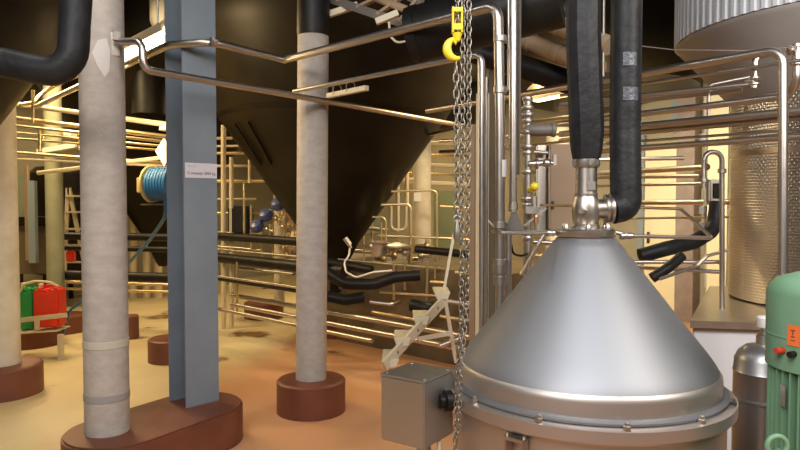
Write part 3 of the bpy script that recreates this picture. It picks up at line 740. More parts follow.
pipe('process_pipe', 'thin pipe curling up low beside the vessel', 'pipe', [P(660, 279, 4.2), P(697, 266, 4.3), P(707, 256, 4.3), P(728, 250, 4.4)], .011, rb=.05)
lag('lagged_pipe', 'tan lagged pipe running low behind the hood towards the vessel', [P(640, 254, 4.9), P(672, 251, 5.0)], .03, 'cream_steel')

# right background wall: door, columns, strip
wallR = lambda px, z: (lambda u: None)
def onwall(px, z, off=.0):     # point on wall_right (plane Bd.p = 9.2-off)
    dx, dy = (px-400)/F, 1.0; k = (9.2-off)/(Bd.x*dx + Bd.y*dy); return Vector((dx*k, k, z))
def wallbox(name, px0, px1, z0, z1, th, m, label=None, cat=None, kind=None, off=0):
    a, b = onwall(px0, z0, off), onwall(px1, z0, off)
    g = G(); slab(g, [a, b, b + Z*(z1-z0), a + Z*(z1-z0)], -Bd*th, None, 0)
    return mk(name, g, m, None, label, cat, None, kind, bevel=.004)
dr = wallbox('door_1', 646, 684, 0, 2.35, .05, mat('pale_yellow_door', (.72, .66, .46), .5), kind='structure')
g = G(); cyl(g, onwall(648.5, 1.08, .05), onwall(648.5, 1.08, .11), .02); box(g, onwall(648.5, 1.1, .06), (.03, .03, .16), -ANG_B); mk('door_handle', g, 'ink', dr)
wallbox('trim_2', 640, 646, 0, 2.55, .10, 'bluegrey', kind='structure')
wallbox('steel_column', 683, 701, 0, 4.3, .28, 'pinkcol', 'pinkish-brown square column in the right background beside the pale door', 'column', off=.001)
wallbox('trim_3', 708, 728, .3, 3.3, .04, mat('bright_cream_panel', (.80, .74, .52), .5), kind='structure')
wallbox('wall_panel', 672, 684.5, 2.55, 3.6, .05, 'bluegrey', 'pale grey panel high beside the pinkish column', 'panel')

# ------------------------------------------------------------ centre: uprights, valves, cabinet
o = thing('frame_upright', V(512, 3.45, .0)+Z*P(512,212,3.45).z, 'bright double upright hanging from the top, ending above the bracket', 'support')
g = G(); zz0 = P(512, 212, 3.45).z; tube(g, [V(513.5, 3.45, 4.3), V(513, 3.45, zz0)], .0215, 0, 14); mk('round_tube', g, 'steel', o)
g = G(); tube(g, [V(508, 3.5, 4.3), V(509, 3.5, P(509, 90, 3.5).z)], .010, 0, 10); mk('thin_tube', g, 'steel', o)
g = G(); box(g, V(518, 3.5, (4.3+zz0)/2+.1), (.012, .04, 4.3-zz0-.2), ANG_B); mk('flat_strip', g, 'grey_panel', o)
g = G(); lathe(g, [(.0215, -.02), (.027, -.018), (.027, .018), (.0215, .02)], V(513, 3.45, zz0+.03), Z, 14); mk('foot_clamp', g, 'steel_dull', o)
# bracket plate and pipe below
o = thing('support_bracket', P(520, 232, 3.4), 'flat dark steel bracket plate carrying the pipes left of the hood', 'bracket')
g = G(); box(g, P(528, 231.5, 3.45), (.38, .12, .012)); mk('plate', g, 'steel_dull', o)
g = G(); c = P(514, 222, 3.44); slab(g, [c + Vector((-.05, 0, -.05)), c + Vector((.05, 0, -.05)), c + Vector((.02, 0, .05)), c + Vector((-.01, 0, .05))], Vector((0, .012, 0)), None, 0); mk('gusset', g, 'grey_panel', o)
pipe('process_pipe', 'plain upright pipe below the bracket plate', 'pipe', [V(508.5, 3.4, P(508, 233, 3.4).z), V(508.5, 3.4, 0)], .017)
# valve column at x 527
YV = 3.75; vc = V(527, YV, 0)
o = thing('valve_column', V(527, YV, 0), 'tall steel valve column with stacked flanges left of the hood', 'valve')
g = G(); cyl(g, V(527, YV, 0), V(527.5, YV, P(527, 97, YV).z), .023); mk('riser', g, 'steel_dull', o)
for yy, rr in ((99, .030), (108, .036), (115, .040), (121, .032), (132, .036), (147, .038), (153, .030), (172, .032), (199, .042), (205, .032), (238, .03)):
    flange(o, V(527.3, YV, P(527, yy, YV).z), Z, rr/1.5, .03, 'steel_dull')
g = G(); c = P(527, 130, YV); cyl(g, c, P(556, 130, YV-.05), .034, 20); lathe(g, [(.036, 0), (.040, .005), (.040, .02), (.036, .025)], P(551, 130, YV-.045), Vector((1, 0, 0))); mk('actuator', g, 'grey_panel', o, 'dark grey horizontal actuator')
g = G(); c = P(529, 164, YV-.02); cyl(g, c, P(543, 163, YV-.04), .018, 14); ball(g, P(547, 163, YV-.05), .026); cyl(g, P(550, 163, YV-.05), P(555, 163, YV-.06), .012, 10); lathe(g, [(.02, -.008), (.03, -.006), (.03, .006), (.02, .008)], P(537, 164, YV-.03), Vector((1, 0, 0)))
box(g, P(554.5, 160, YV-.06), (.018, .02, .06)); mk('side_valve', g, 'steel', o)
g = G(); cyl(g, P(527, 190, YV), P(534, 190, YV-.08), .014, 10); ball(g, P(534.5, 186.5, YV-.09), .026, .024); mk('yellow_knob', g, 'yellow', o, 'yellow hand knob')
g = G(); cyl(g, P(534, 196, YV-.08), P(534, 207, YV-.08), .018, 12); box(g, P(533, 210, YV-.08), (.09, .05, .04)); bar(g, P(524, 226, YV-.1), P(546, 208, YV-.1), .012, .014); mk('lower_valve', g, 'steel_dull', o)
g = G(); tube(g, [P(536, 223, YV-.1), P(536, 216, YV-.1), P(538, 212, YV-.08)], .014, .02, 10); mk('copper_bend', g, mat('copper', (.6, .3, .16), .4, 1), o, 'coppery bend')
pipe('instrument_pipe', 'thin level tube from the valve column to the hood riser', 'pipe', [P(541, 205, YV-.08), P(578, 206, 3.1)], .0065, 'warm_metal')
pipe('brace', 'slanting brace beside the left flank of the hood', 'brace', [P(545, 233, 3.7), P(521, 275, 3.7)], .011, 'steel_dull')
pipe('drain_hose', 'thin black hose loop left of the valve column', 'hose', [P(511, 243, 3.6), P(513, 254, 3.6), P(521, 256, 3.6), P(527, 254, 3.65)], .006, 'black', rb=.03)
pipe('signal_cable', 'cream cable sagging in front of the tan upright post', 'cable', [P(478.5, 60, 3.7), P(478.5, 185, 3.7), P(483, 215, 3.6), P(496, 229, 3.4)], .0055, 'cable', rb=.12)
# tan post
g = G(); box(g, V(482, 4.2, 1.15)+Z*0, (.055, .07, 2.3), ANG_B); mk('support_post', g, 'cream_steel', None, 'pale narrow upright post behind the chains', 'post', bevel=.004)
g = G(); box(g, V(474.5, 4.3, 1.05), (.06, .05, 2.1), ANG_B); mk('support_post', g, 'tan_panel', None, 'brown upright post just behind the chains', 'post', bevel=.004)
g = G(); box(g, V(492, 4.2, 1.22), (.028, .05, 2.44), ANG_B); mk('support_post', g, 'greybrown', None, 'dark narrow post left of the long dropping pipe', 'post', bevel=.004)
# electrical cabinet
def cab(name, px0, px1, py0, py1, Y_, dep, m, label, cat, rz=0):
    a = P(px0, py1, Y_); b = P(px1, py0, Y_); g = G(); w_ = b.x-a.x; h_ = b.z-a.z
    box(g, ((a.x+b.x)/2, Y_+dep/2, (a.z+b.z)/2), (w_, dep, h_), rz); return mk(name, g, m, None, label, cat, bevel=.008)
e1c = cab('control_cabinet', 549, 585, 144, 231, 4.3, .25, 'tan_panel', 'tan control cabinet behind the hood valve', 'cabinet')
g = G(); tube(g, [P(549.5, 150, 4.28), P(549.5, 228, 4.28)], .006, 0, 8); mk('door_edge', g, 'steel_dull', e1c)
g = G(); box(g, P(553, 205, 4.29), (.012, .02, .05)); mk('door_lock', g, 'ink', e1c)
cab('metal_sheet', 536, 547, 145, 232, 4.35, .06, 'steel_dull', 'narrow grey panel left of the tan control cabinet', 'panel')
g = G(); cyl(g, V(566, 4.45, 0), V(566, 4.45, P(566, 231, 4.45).z), .05, 16); lathe(g, [(.15, 0), (.15, .015)], V(566, 4.45, 0)); mk('pedestal', g, 'steel_dull', e1c)
# lamp fixtures
def lamp(a, b, w_, label, tube_px=None, t0=.0, t1=1., off=Vector((0, 0, 0))):
    o = thing('tube_lamp', a.lerp(b, .5), label, 'lamp')
    g = G(); bar(g, a + Z*.035, b + Z*.035, w_, .04); mk('housing', g, 'cream_steel', o, bevel=.005)
    g = G(); d_ = (b-a).normalized(); s_ = d_.cross(Z).normalized()
    for sgn in (-1, 1): bar(g, a + s_*sgn*w_*.62 + Z*.0, b + s_*sgn*w_*.62, .012, .05)
    mk('reflector', g, 'cream_steel', o)
    g = G(); ta, tb = a.lerp(b, t0), a.lerp(b, t1); bar(g, ta-Z*.005, tb-Z*.005, w_*.72, .04); mk('lit_tube', g, 'tube_light', o, 'glowing lamp tube', bevel=.01)
    for t in (.2, .8):
        g = G(); c = a.lerp(b, t); cyl(g, c + Z*.05, c + Z*.30, .008, 8); mk('hanger', g, 'steel_dull', o)
    return o
ZL = 2.78
lamp(PZ(92, 71.5, ZL), PZ(180, 29.5, ZL), .20, 'glowing tube lamp between the near column and the beam', t0=.28, t1=.97)
lamp(P(534, 99, 6.2), P(578, 90, 5.9), .12, 'glowing tube lamp behind the black risers')
# lamp gear box above
cab('cable_duct', 536, 568, 80, 90, 6.5, .5, 'cream_steel', 'cream duct above the lamp behind the risers', 'duct')
# pipes around there
for (x0, y0, x1, y1, Y_, r_, lb) in ((532, 122, 570, 117, 6.0, .02, 'cream pipe below the right lamp'), (440, 141, 570, 133, 5.6, .016, 'warm pipe behind the grey actuator'),
     (532, 145, 570, 141, 6.0, .014, 'warm pipe above the tan cabinet'), (440, 152, 520, 147, 6.4, .02, 'warm pipe crossing behind the long dropping pipe')):
    pipe('process_pipe', lb, 'pipe', [P(x0, y0, Y_*1.12), P(x1, y1, Y_)], r_)
# top: lagged ducts
def duct(px0, py0, Y0, px1, py1, Y1_, r, m, label, ribs=()):
    g = G(); tube(g, [P(px0, py0, Y0), P(px1, py1, Y1_)], r, 0, 28); o = mk('lagged_duct', g, m, None, label, 'duct')
    for t in ribs:
        a, b = P(px0, py0, Y0), P(px1, py1, Y1_); g = G(); lathe(g, [(r, -.02), (r+.005, -.018), (r+.005, .018), (r, .02)], a.lerp(b, t), b-a, 28); mk('band', g, m, o)
    return o
duct(505, 33, 4.9, 600, 70, 4.3, .065, 'tan_lag', 'tan lagged duct sloping down behind the faceted riser', (.3, .6))
duct(540, 19, 4.6, 610, 46, 4.2, .062, 'tan_lag', 'upper tan lagged duct ending behind the faceted riser', (.3,))
duct(412, 36, 4.0, 560, -3, 3.7, .17, 'black', 'very thick black duct behind the yellow hook', (.05,))
duct(430, 38, 4.9, 600, 92, 4.6, .085, 'black', 'black lagged duct passing low behind the thick one', (.4,))
duct(500, 12, 4.9, 575, 12, 4.9, .14, 'black', 'black duct at the top between the long pipe and riser')
duct(425, 112, 8.4, 500, 98, 8.0, .26, 'black', 'wide black duct behind the chains at the edge of the cone')
pipe('roof_angle', 'thin cream angle under the tan ducts', 'angle', [P(519, 62, 5.2), P(570, 80, 4.9)], .012, 'cream_steel')
g = G(); tube(g, [V(605, 4.2, 4.3), V(603.5, 4.2, 2.4)], .008, 0, 8); mk('instrument_pipe', g, 'galv', None, 'thin pale upright between the two black risers', 'pipe')
# cable tray at the top
o = thing('cable_tray', P(370, 0, 4.3), 'grey cable tray overhead right of the middle column', 'cable tray')
a, b = P(310, -8, 5.2), P(410, 26, 4.6); c_, d_ = P(372, -24, 5.0), P(422, 3, 4.6)
g = G(); bar(g, a, b, .03, .06); mk('rail', g, 'grey_panel', o); g = G(); bar(g, c_, d_, .03, .06); mk('rail', g, 'grey_panel', o)
for t in (.3, .5, .7, .9):
    g = G(); bar(g, a.lerp(b, t), c_.lerp(d_, t), .05, .02); mk('rung', g, 'tan_lag', o)
g = G(); tube(g, [P(345, -14, 5.0), P(412, 12, 4.65)], .03, 0, 10); mk('cable_bundle', g, 'tan_lag', o)
g = G(); bar(g, P(376, 22, 4.5), P(398, 13, 4.5), .05, .04); mk('tray_arm', g, 'cream_steel', o)
g = G(); bar(g, P(327, 15, 5.0), P(358, 5, 5.0), .05, .045); mk('cantilever_arm', g, 'cream_steel', None, 'cream support arm beside the top of the middle column', 'bracket', bevel=.003)
pipe('conduit', 'cream cable hook hanging under the cable tray', 'cable', [P(389, 22, 4.5), P(390, 36, 4.5), P(397, 43, 4.5), P(407, 41, 4.5), P(410, 36, 4.5)], .008, 'cable', rb=.05)
rack(380, 146, 470, 125, 6.0, .016, 'warm pipe leaving the cone to the chains')
rack(330, 108, 520, 146, 5.2, .015, 'pipe sloping right behind the chains from the support channel') if False else None

# ------------------------------------------------------------ low pipes behind the middle column
ZP = {}
def lowrun(x0, y0, x1, y1, Ym, r, label, m='steel', name='floor_pipe'):
    # straight run along A through the mid pixel
    xm, ym = (x0+x1)/2, (y0+y1)/2; pm = P(xm, ym, Ym)
    return pipe(name, label, 'pipe', [on(pm, A, x0), on(pm, A, x1)], r, m)
lowrun(232, 294, 480, 340, 6.3, .028, 'upper steel pipe of the low guard run behind the middle column')
lowrun(232, 306, 480, 351, 6.2, .026, 'lower steel pipe of the low guard run behind the middle column')
lowrun(218, 312, 372, 338, 6.6, .022, 'lowest steel pipe near the floor left of the folding steps')
lowrun(217, 237, 306, 241, 7.6, .05, 'upper black lagged pipe below the navy valve heads', 'black', 'lagged_pipe')
lowrun(217, 258, 345, 271, 7.2, .062, 'thick black lagged pipe under the navy valve heads', 'black', 'lagged_pipe')
lowrun(217, 280, 330, 292, 7.0, .035, 'lower black lagged pipe left of the middle column', 'black', 'lagged_pipe')
lowrun(217, 251, 330, 258, 7.3, .014, 'thin warm pipe between the two black lagged ones')
lowrun(217, 277, 300, 287, 6.9, .014, 'thin warm pipe under the thick black lagged one')
# mid lumps: black lagged bends on the ledge
lag('lagged_pipe', 'black lagged pipe winding over the ledge right of the middle column', [P(326, 272, 6.3), P(345, 284, 6.2), P(375, 284, 6.2), P(395, 277, 6.2), P(420, 275, 6.2)], .055, 'black', rb=.15)
lag('lagged_pipe', 'black lagged pipe behind the white lead', [P(326, 262, 6.6), P(350, 266, 6.6), P(372, 270, 6.5)], .045, 'black', rb=.15)
lag('lagged_pipe', 'black lagged pipe low beside the middle column', [P(326, 296, 6.4), P(345, 300, 6.4), P(364, 297, 6.4)], .055, 'black', rb=.1)
lag('lagged_pipe', 'black lagged pipe high on the ledge behind the chains', [P(416, 249, 6.6), P(455, 253, 6.4), P(478, 256, 6.3)], .04, 'black', rb=.2)
lag('lagged_pipe', 'short black stub behind the folding steps', [P(412, 305, 6.0), P(430, 309, 5.9), P(437, 307, 6.2)], .06, 'black', rb=.1)
lag('lagged_pipe', 'thin black pipe crossing behind the tan posts', [P(468, 218, 5.6), P(492, 219, 5.6)], .022, 'black', rb=.1)
pipe('floor_pipe', 'thin level pipe over the ledge, right of the tank tip', 'pipe', [P(338, 259, 6.6), P(400, 265, 6.5), P(440, 268, 6.4)], .009, 'warm_metal')
pipe('floor_pipe', 'short bright pipe lying on the ledge face', 'pipe', [P(370, 302, 6.1), P(392, 304.5, 6.05), P(400, 302, 6.2)], .018, 'steel', rb=.05)
pipe('white_lead', 'white lead hanging from the tank tip in a loop to a white stick', 'cable', [P(350, 247, 6.4), P(349, 256, 6.3), P(344, 262, 6.3), P(346, 272, 6.2), P(356, 277.5, 6.1), P(374, 272, 6.05), P(392, 270.5, 6.0)], .009, 'white', rb=.08)
g = G(); cyl(g, P(345, 238, 6.2), P(350, 245, 6.2), .025, 12); cyl(g, P(349, 244, 6.2), P(351, 248, 6.2), .014, 10); mk('temperature_sensor', g, 'steel', None, 'small bright sensor fixed near the tip of the big cone', 'sensor')
# thin looped rails on the ledge
def loopr(pts, r, lb, m='warm_metal'): return pipe('instrument_pipe', lb, 'pipe', pts, r, m, rb=.06)
YL = 7.0
loopr([P(372, 192, YL), P(437, 190, YL), P(437, 262, YL), ], .012, 'tall thin pipe arch in front of the cream column')
loopr([P(376, 205, YL), P(411, 204, YL), P(411, 262, YL)], .016, 'thick looped pipe arch left of the cream column', 'warm_metal')
loopr([P(372, 217, YL), P(386, 217, YL), P(386, 256, YL)], .010, 'low thin pipe arch near the cone edge')
loopr([P(391, 206, YL+.2), P(391, 230, YL+.2), P(406, 230, YL+.2), P(406, 206, YL+.2)], .016, 'bright U-shaped pipe inside the arches', 'cream_steel')
loopr([P(364, 236, YL), P(364, 262, YL)], .009, 'short thin stub pipe right of the cone tip')
loopr([P(398, 150, YL+.5), P(398, 232, YL+.5)], .020, 'bright upright pipe next to the cone edge', 'cream_steel')
loopr([P(407, 140, YL+.6), P(407, 204, YL+.6)], .024, 'second bright upright pipe next to the cone edge', 'cream_steel')
g = G(); c = P(397, 247, 6.9); lathe(g, [(.14, -.01), (.15, 0), (.15, .02), (.02, .05)], c, Z, 24); mk('pump_cover', g, 'steel', None, 'flat round steel cover on the ledge', 'cover')
g = G(); cyl(g, P(378, 256, 6.9), P(378, 243, 6.9), .07, 16); lathe(g, [(.09, 0), (.09, .02)], P(378, 243, 6.9), Z); mk('small_pump', g, 'tan_lag', None, 'small brown pump on the ledge beside the round cover', 'pump')
g = G(); box(g, P(371, 224, 8.2), (.22, .2, .25)); mk('wall_cabinet', g, 'greenish', None, 'small green-grey cabinet behind the low arch', 'cabinet', bevel=.01)
g = G(); box(g, P(417.5, 197, 9.1), (.10, .03, .12)); mk('notice', g, 'white', None, 'small pale notice on the cream column', 'notice')
g = G(); box(g, P(446, 222, 9.4), (.36, .06, .9)); mk('panel_board', g, mat('olive_green_panel', (.13, .14, .05), .6), None, 'olive green panel behind the chains', 'panel')
pipe('valve_spindle', 'small golden valve handle low behind the chains', 'valve', [P(431, 282, 6.2), P(446, 283, 6.1)], .018, 'warm_metal')
pipe('instrument_pipe', 'thin upright down the ledge face left of the chains', 'pipe', [P(435, 262, 6.3), P(435, 279, 6.3)], .008, 'warm_metal')
for i, y in enumerate((144, 156, 166, 175, 184, 193)):
    w_ = ('topmost', 'second', 'third', 'fourth', 'fifth', 'lowest')[i]
    pipe('rack_pipe', w_ + ' of the warm level pipes behind the cream column and chains', 'pipe', [P(372, y-3, 10.2), P(500, y+1.5, 9.6)], (.035, .02, .03, .02, .035, .02)[i], 'warm_metal' if i % 2 else 'cream_steel')
random.seed(5)
for i in range(12):
    c = P(372 + i*5.5, 246 + (i*7 % 5)*3.2, 6.9 + (i % 3)*.25); g = G()
    cyl(g, c - Z*.06, c + Z*.07, .022, 10); ball(g, c, .04, seg=12); cyl(g, c, c + A*.12*(-1)**i, .018, 10)
    mk('pipe_fitting', g, 'warm_metal' if i % 3 else 'steel_dull', None, 'small pipe fitting on the ledge right of the cone tip, ' + ('first', 'second', 'third', 'fourth', 'fifth', 'sixth', 'seventh', 'eighth', 'ninth', 'tenth', 'eleventh', 'twelfth')[i] + ' from the left', 'fitting', 'fittings on the ledge')
# navy valve heads with fittings
for i, (x, y, lb) in enumerate(((278, 204, 'topmost navy blue round valve head'), (266, 215, 'middle navy blue round valve head'), (257, 226, 'lowest navy blue round valve head'))):
    Y_ = 7.7; c = P(x, y, Y_); o = thing('valve', c - Z*.1, lb + ' in the left middle valve cluster', 'valve', 'navy valve heads')
    g = G(); lathe(g, [(.02, -.06), (.07, -.05), (.088, -.018), (.088, .012), (.066, .05), (.02, .065)], c, Vector((-.3, -.6, .7)), 20); mk('valve_head', g, 'navy', o)
    g = G(); e = P(x+9, y+5, Y_); cyl(g, c, P(x+16, y+5, Y_), .022, 10); ball(g, P(x+10, y+3, Y_), .04); cyl(g, P(x+13, y-2, Y_), P(x+13, y+11, Y_), .018, 10); mk('valve_body', g, 'warm_metal', o)
extra = [((338, 250, 7.6), (372, 252, 7.6), .02, 'warm_metal', 'level pipe stub on the ledge just right of the cone tip'),
  ((366, 228, 7.6), (388, 230, 7.6), .018, 'warm_metal', 'level pipe below the small green-grey cabinet'),
  ((378, 236, 7.3), (440, 238, 7.3), .014, 'warm_metal', 'level pipe crossing the thin arches'),
  ((384, 180, 8.8), (414, 179, 8.8), .022, 'cream_steel', 'short level pipe at the top of the arches'),
  ((440, 206, 8.8), (470, 208, 8.8), .018, 'warm_metal', 'upper level pipe in front of the olive panel'),
  ((440, 238, 7.4), (472, 240, 7.4), .018, 'warm_metal', 'lower level pipe in front of the olive panel'),
  ((380, 292, 6.3), (436, 296, 6.1), .012, 'warm_metal', 'thin pipe along the ledge face'),
  ((372, 312, 6.3), (430, 322, 6.0), .014, 'warm_metal', 'thin pipe on the ledge face above the guard run'),
  ((440, 300, 5.9), (478, 306, 5.8), .020, 'steel_dull', 'level pipe behind the chains beside the step top'),
  ((440, 316, 5.9), (478, 322, 5.8), .016, 'warm_metal', 'lower level pipe behind the chains beside the steps'),
  ((533, 172, 4.6), (549, 172, 4.6), .012, 'steel', 'short tube between the valve column and the tan cabinet'),
  ((534, 152, 4.3), (548, 153, 4.3), .014, 'steel_dull', 'short tube above the side valve'),
  ((533, 242, 4.2), (556, 243, 4.2), .016, 'steel_dull', 'short tube just under the bracket plate'),
  ((533, 256, 4.4), (548, 256, 4.4), .013, 'warm_metal', 'short golden tube beside the slanting brace'),
  ((218, 246, 7.9), (262, 250, 7.9), .016, 'warm_metal', 'golden pipe between the lagged pipes left of the middle column'),
  ((236, 268, 7.9), (294, 274, 7.6), .02, 'steel_dull', 'dull pipe low behind the thick black lagged pipe')]
for a_, b_, r_, m_, lb in extra: pipe('process_pipe', lb, 'pipe', [P(*a_), P(*b_)], r_, m_)
ups = [((372, 205), (372, 240), 7.8), ((381, 222), (381, 258), 7.2), ((394, 262), (394, 300), 6.4), ((405, 262), (405, 290), 6.4), ((427, 262), (427, 300), 6.2), ((244, 183), (244, 240), 8.0), ((262, 232), (262, 262), 7.8), ((237, 262), (237, 312), 7.6)]
for (a_, b_, Y_), w_ in zip(ups, ('behind the small green-grey cabinet', 'through the low thin arch', 'down the ledge face under the round cover', 'down the ledge face right of the round cover', 'down the ledge face under the cream column', 'in the middle of the left rack', 'just under the lowest navy valve head', 'at the left end of the low guard run')):
    pipe('instrument_pipe', 'thin upright ' + w_, 'pipe', [P(*a_, Y_), P(*b_, Y_)], .014, 'warm_metal')
random.seed(3)
for i in range(14):
    x = 284 + (i % 3)*5 + random.uniform(-1, 1); y = 214 + (i//3)*11 + random.uniform(-2, 2); Y_ = 7.9
    c = P(x, y, Y_); g = G()
    cyl(g, c, c + Vector((.10, 0, random.uniform(-.02, .03))), .022, 10); ball(g, c, .034); lathe(g, [(.02, -.05), (.033, -.045), (.033, -.03), (.02, -.025)], c + Z*.07, Z, 12); cyl(g, c - Z*.07, c + Z*.06, .018, 10)
    mk('pipe_fitting', g, 'warm_metal', None, ('topmost', 'second', 'third', 'fourth', 'lowest')[i//3] + ' row brassy fitting left of the middle column, ' + ('left end', 'centre', 'right end')[i % 3], 'fitting', 'brassy fittings left of the middle column')
for i, (x, y0, y1) in enumerate(((273, 212, 262), (285, 190, 262), (251, 205, 250))):
    pipe('instrument_pipe', ('thin upright between the navy valve heads', 'thin upright through the brassy fittings', 'thin upright left of the navy valve heads')[i], 'pipe', [P(x, y0, 7.8), P(x, y1, 7.8)], .014, 'warm_metal')
g = G(); box(g, P(241, 220, 8.3), (.28, .25, .36)); mk('pump_motor', g, 'black', None, 'dark motor housing behind the left rack posts', 'motor', bevel=.03)
# left rack frame x 222..260
fr = thing('pipe_rack', V(228, 8.2, 0), 'upright steel rack frame right of the blue-grey beam', 'pipe rack')
for x, r_ in ((223.5, .032), (231.5, .028)):
    g = G(); tube(g, [V(x, 8.2, 0), V(x, 8.2, P(x, 125 if x < 230 else 157, 8.2).z)], r_, 0, 10); mk('post', g, 'cream_steel', fr)
rg = [(146, 262, .016), (152, 240, .012), (160, 258, .020), (168, 262, .014), (176, 262, .020)]
for i, (y, xe, r_) in enumerate(((138, 232, .02), (146, 252, .015), (153, 247, .02), (166, 250, .018), (181, 266, .024), (199, 256, .014), (213, 258, .016), (233, 262, .018))):
    w_ = ('topmost', 'second', 'third', 'fourth', 'fifth and thickest', 'sixth', 'seventh', 'lowest')[i]
    pm = P(236, y, 8.35)
    pipe('rack_pipe', w_ + ' level pipe crossing the rack right of the blue-grey beam', 'pipe', [on(pm, Vector((-.85, .1, 0)), 205), on(pm, Vector((-.85, .1, 0)), xe)], r_, 'cream_steel' if i % 2 else 'warm_metal')
pipe('rack_pipe', 'upright pipe at the right end of the rack pipes', 'pipe', [V(249.5, 7.8, P(249, 150, 7.8).z), V(249.5, 7.8, P(249, 183, 7.8).z)], .018, 'cream_steel')

# ------------------------------------------------------------ left rack of pipes
LD = Vector((-.98, .2, 0)).normalized()
def lrun(x0, y0, x1, y1, Y0, Y1_, r, label, m='warm_metal', name='rack_pipe'):
    return pipe(name, label, 'pipe', [P(x0, y0, Y0), P(x1, y1, Y1_)], r, m)
left = [(8, 103, 185, 127, 7.2, 5.9, .026, 'cream_steel', 'topmost thick cream pipe of the rack behind the near column'),
        (8, 117.5, 185, 139, 7.2, 6.0, .024, 'warm_metal', 'second thick pipe of the rack behind the near column'),
        (8, 125, 185, 143.5, 7.0, 6.0, .016, 'warm_metal', 'third pipe of the rack behind the near column'),
        (8, 132, 185, 148, 7.4, 6.2, .012, 'warm_metal', 'thin fourth pipe of the rack behind the near column'),
        (8, 138, 185, 152, 7.4, 6.2, .012, 'warm_metal', 'thin fifth pipe of the rack behind the near column'),
        (8, 152.5, 185, 165, 7.0, 6.2, .020, 'warm_metal', 'sixth pipe of the rack behind the near column'),
        (8, 158.5, 185, 167, 7.0, 6.2, .012, 'cream_steel', 'thin lowest pipe of the rack behind the near column')]
for (x0, y0, x1, y1, Y0, Y1_, r_, m_, lb) in left: lrun(x0, y0, x1, y1, Y0, Y1_, r_, lb, m_)
lrun(38, 173, 160, 158, 6.4, 6.0, .020, 'pale pipe rising right in front of the greenish column', 'cream_steel')
g = G(); tube(g, [P(20, 105, 6.8), P(33, 103, 6.9), P(45, 90, 7.4), P(85, 72, 6.5)], .022, .1, 12); mk('rack_pipe', g, 'warm_metal', None, 'bent pipe rising behind the thick black pipe at the left', 'pipe')
for x, y0, y1, lb in ((33, 90, 123, 'short upright pipe piece at the left rack'), (40, 130, 152, 'short upright spacer inside the left rack'), (79, 131, 150, 'upright spacer beside the near column')):
    pipe('rack_pipe', lb, 'pipe', [P(x, y0, 6.9), P(x, y1, 6.9)], .018, 'warm_metal')
# fluorescent reflections put in as pale solid shapes behind rack
g = G(); tube(g, [P(46, 140, 8.2), P(58, 133, 8.2), P(74, 135, 8.0)], .05, .1, 12); mk('pale_reflection', g, 'white', None, 'pale elbow shape for lamp reflections behind the left rack pipes', 'duct')
g = G(); bar(g, P(40, 152, 8.0), P(78, 145, 7.8), .1, .06); mk('pale_reflection', g, 'white', None, 'pale sloping shape for lamp reflections behind the left rack pipes', 'duct')
g = G(); box(g, P(63, 98, 9.3), (.55, .1, .5)); mk('wall_panel', g, 'greenish', None, 'grey-green panel high behind the left rack', 'panel')
# thick black pipe top left
lag('lagged_pipe', 'thick black lagged pipe bending up in front of the near column', [P(-30, 56, 3.0), P(0, 62, 3.0), P(72, 76, 3.0), P(78, -30, 3.05)], .068, 'hose', rb=.11)
# cabinet and posts left
kb = cab('control_cabinet', 18, 50, 217, 274, 8.6, .25, 'greybrown', 'grey-brown cabinet with dark top behind the jerrycans', 'cabinet')
g = G(); a = P(18, 217, 8.55); b = P(51, 226, 8.55); box(g, ((a.x+b.x)/2, 8.68, (a.z+b.z)/2), (b.x-a.x+.04, .30, a.z-b.z)); mk('dark_top', g, 'black', kb, 'dark top')
g = G(); box(g, P(33, 257, 8.58), (.12, .03, .012)); mk('handle', g, 'ink', kb)
g = G()
for x in (20, 48): box(g, (P(x, 280, 8.8).x, 8.8, P(x, 274, 8.8).z/2), (.06, .06, P(x, 274, 8.8).z))
mk('stand', g, 'black', kb)
g = G(); box(g, V(35, 8.3, 0) + Z*1.35, (.09, .07, .0) if False else (.09, .07, 1.05)); mk('blue_post', g, 'bluegrey', None, 'blue-grey upright standing on the grey-brown cabinet', 'post')
g = G(); box(g, V(28, 8.4, 1.35), (.06, .04, 1.0)); tube(g, [P(28, 165, 8.3), P(28, 220, 8.3)], .02, 0, 8); mk('post', g, 'tan_panel', None, 'brown cable strip left of the blue-grey upright', 'post') 
g = G(); box(g, V(24, 8.7, 1.4), (.14, .05, 1.1)); mk('wall_panel', g, 'greenish', None, 'dull green panel behind the left cabinet', 'panel')
# step ladder left (behind near column)
ld = thing('step_ladder', V(73, 8.9, 0), 'aluminium step ladder left of the near column', 'ladder')
tp_ = P(68, 188, 8.9)
for x1 in (62, 95):
    for dx in (0,):
        g = G(); bar(g, P(68 if x1 < 70 else 69, 188, 8.9), Vector((P(x1, 300, 8.9).x*1.0, 8.9, .02)), .05, .03); mk('side_rail', g, 'alu', ld)
for y in (196, 212, 229, 245, 262, 276):
    g = G(); bar(g, P(67, y, 8.88), P(86, y, 8.6), .05, .025); mk('tread', g, 'alu', ld)
g = G(); box(g, P(71, 256, 8.5), (.10, .1, .15)); mk('red_canister', g, 'redcan', None, 'small red canister behind the step ladder', 'canister', bevel=.02)
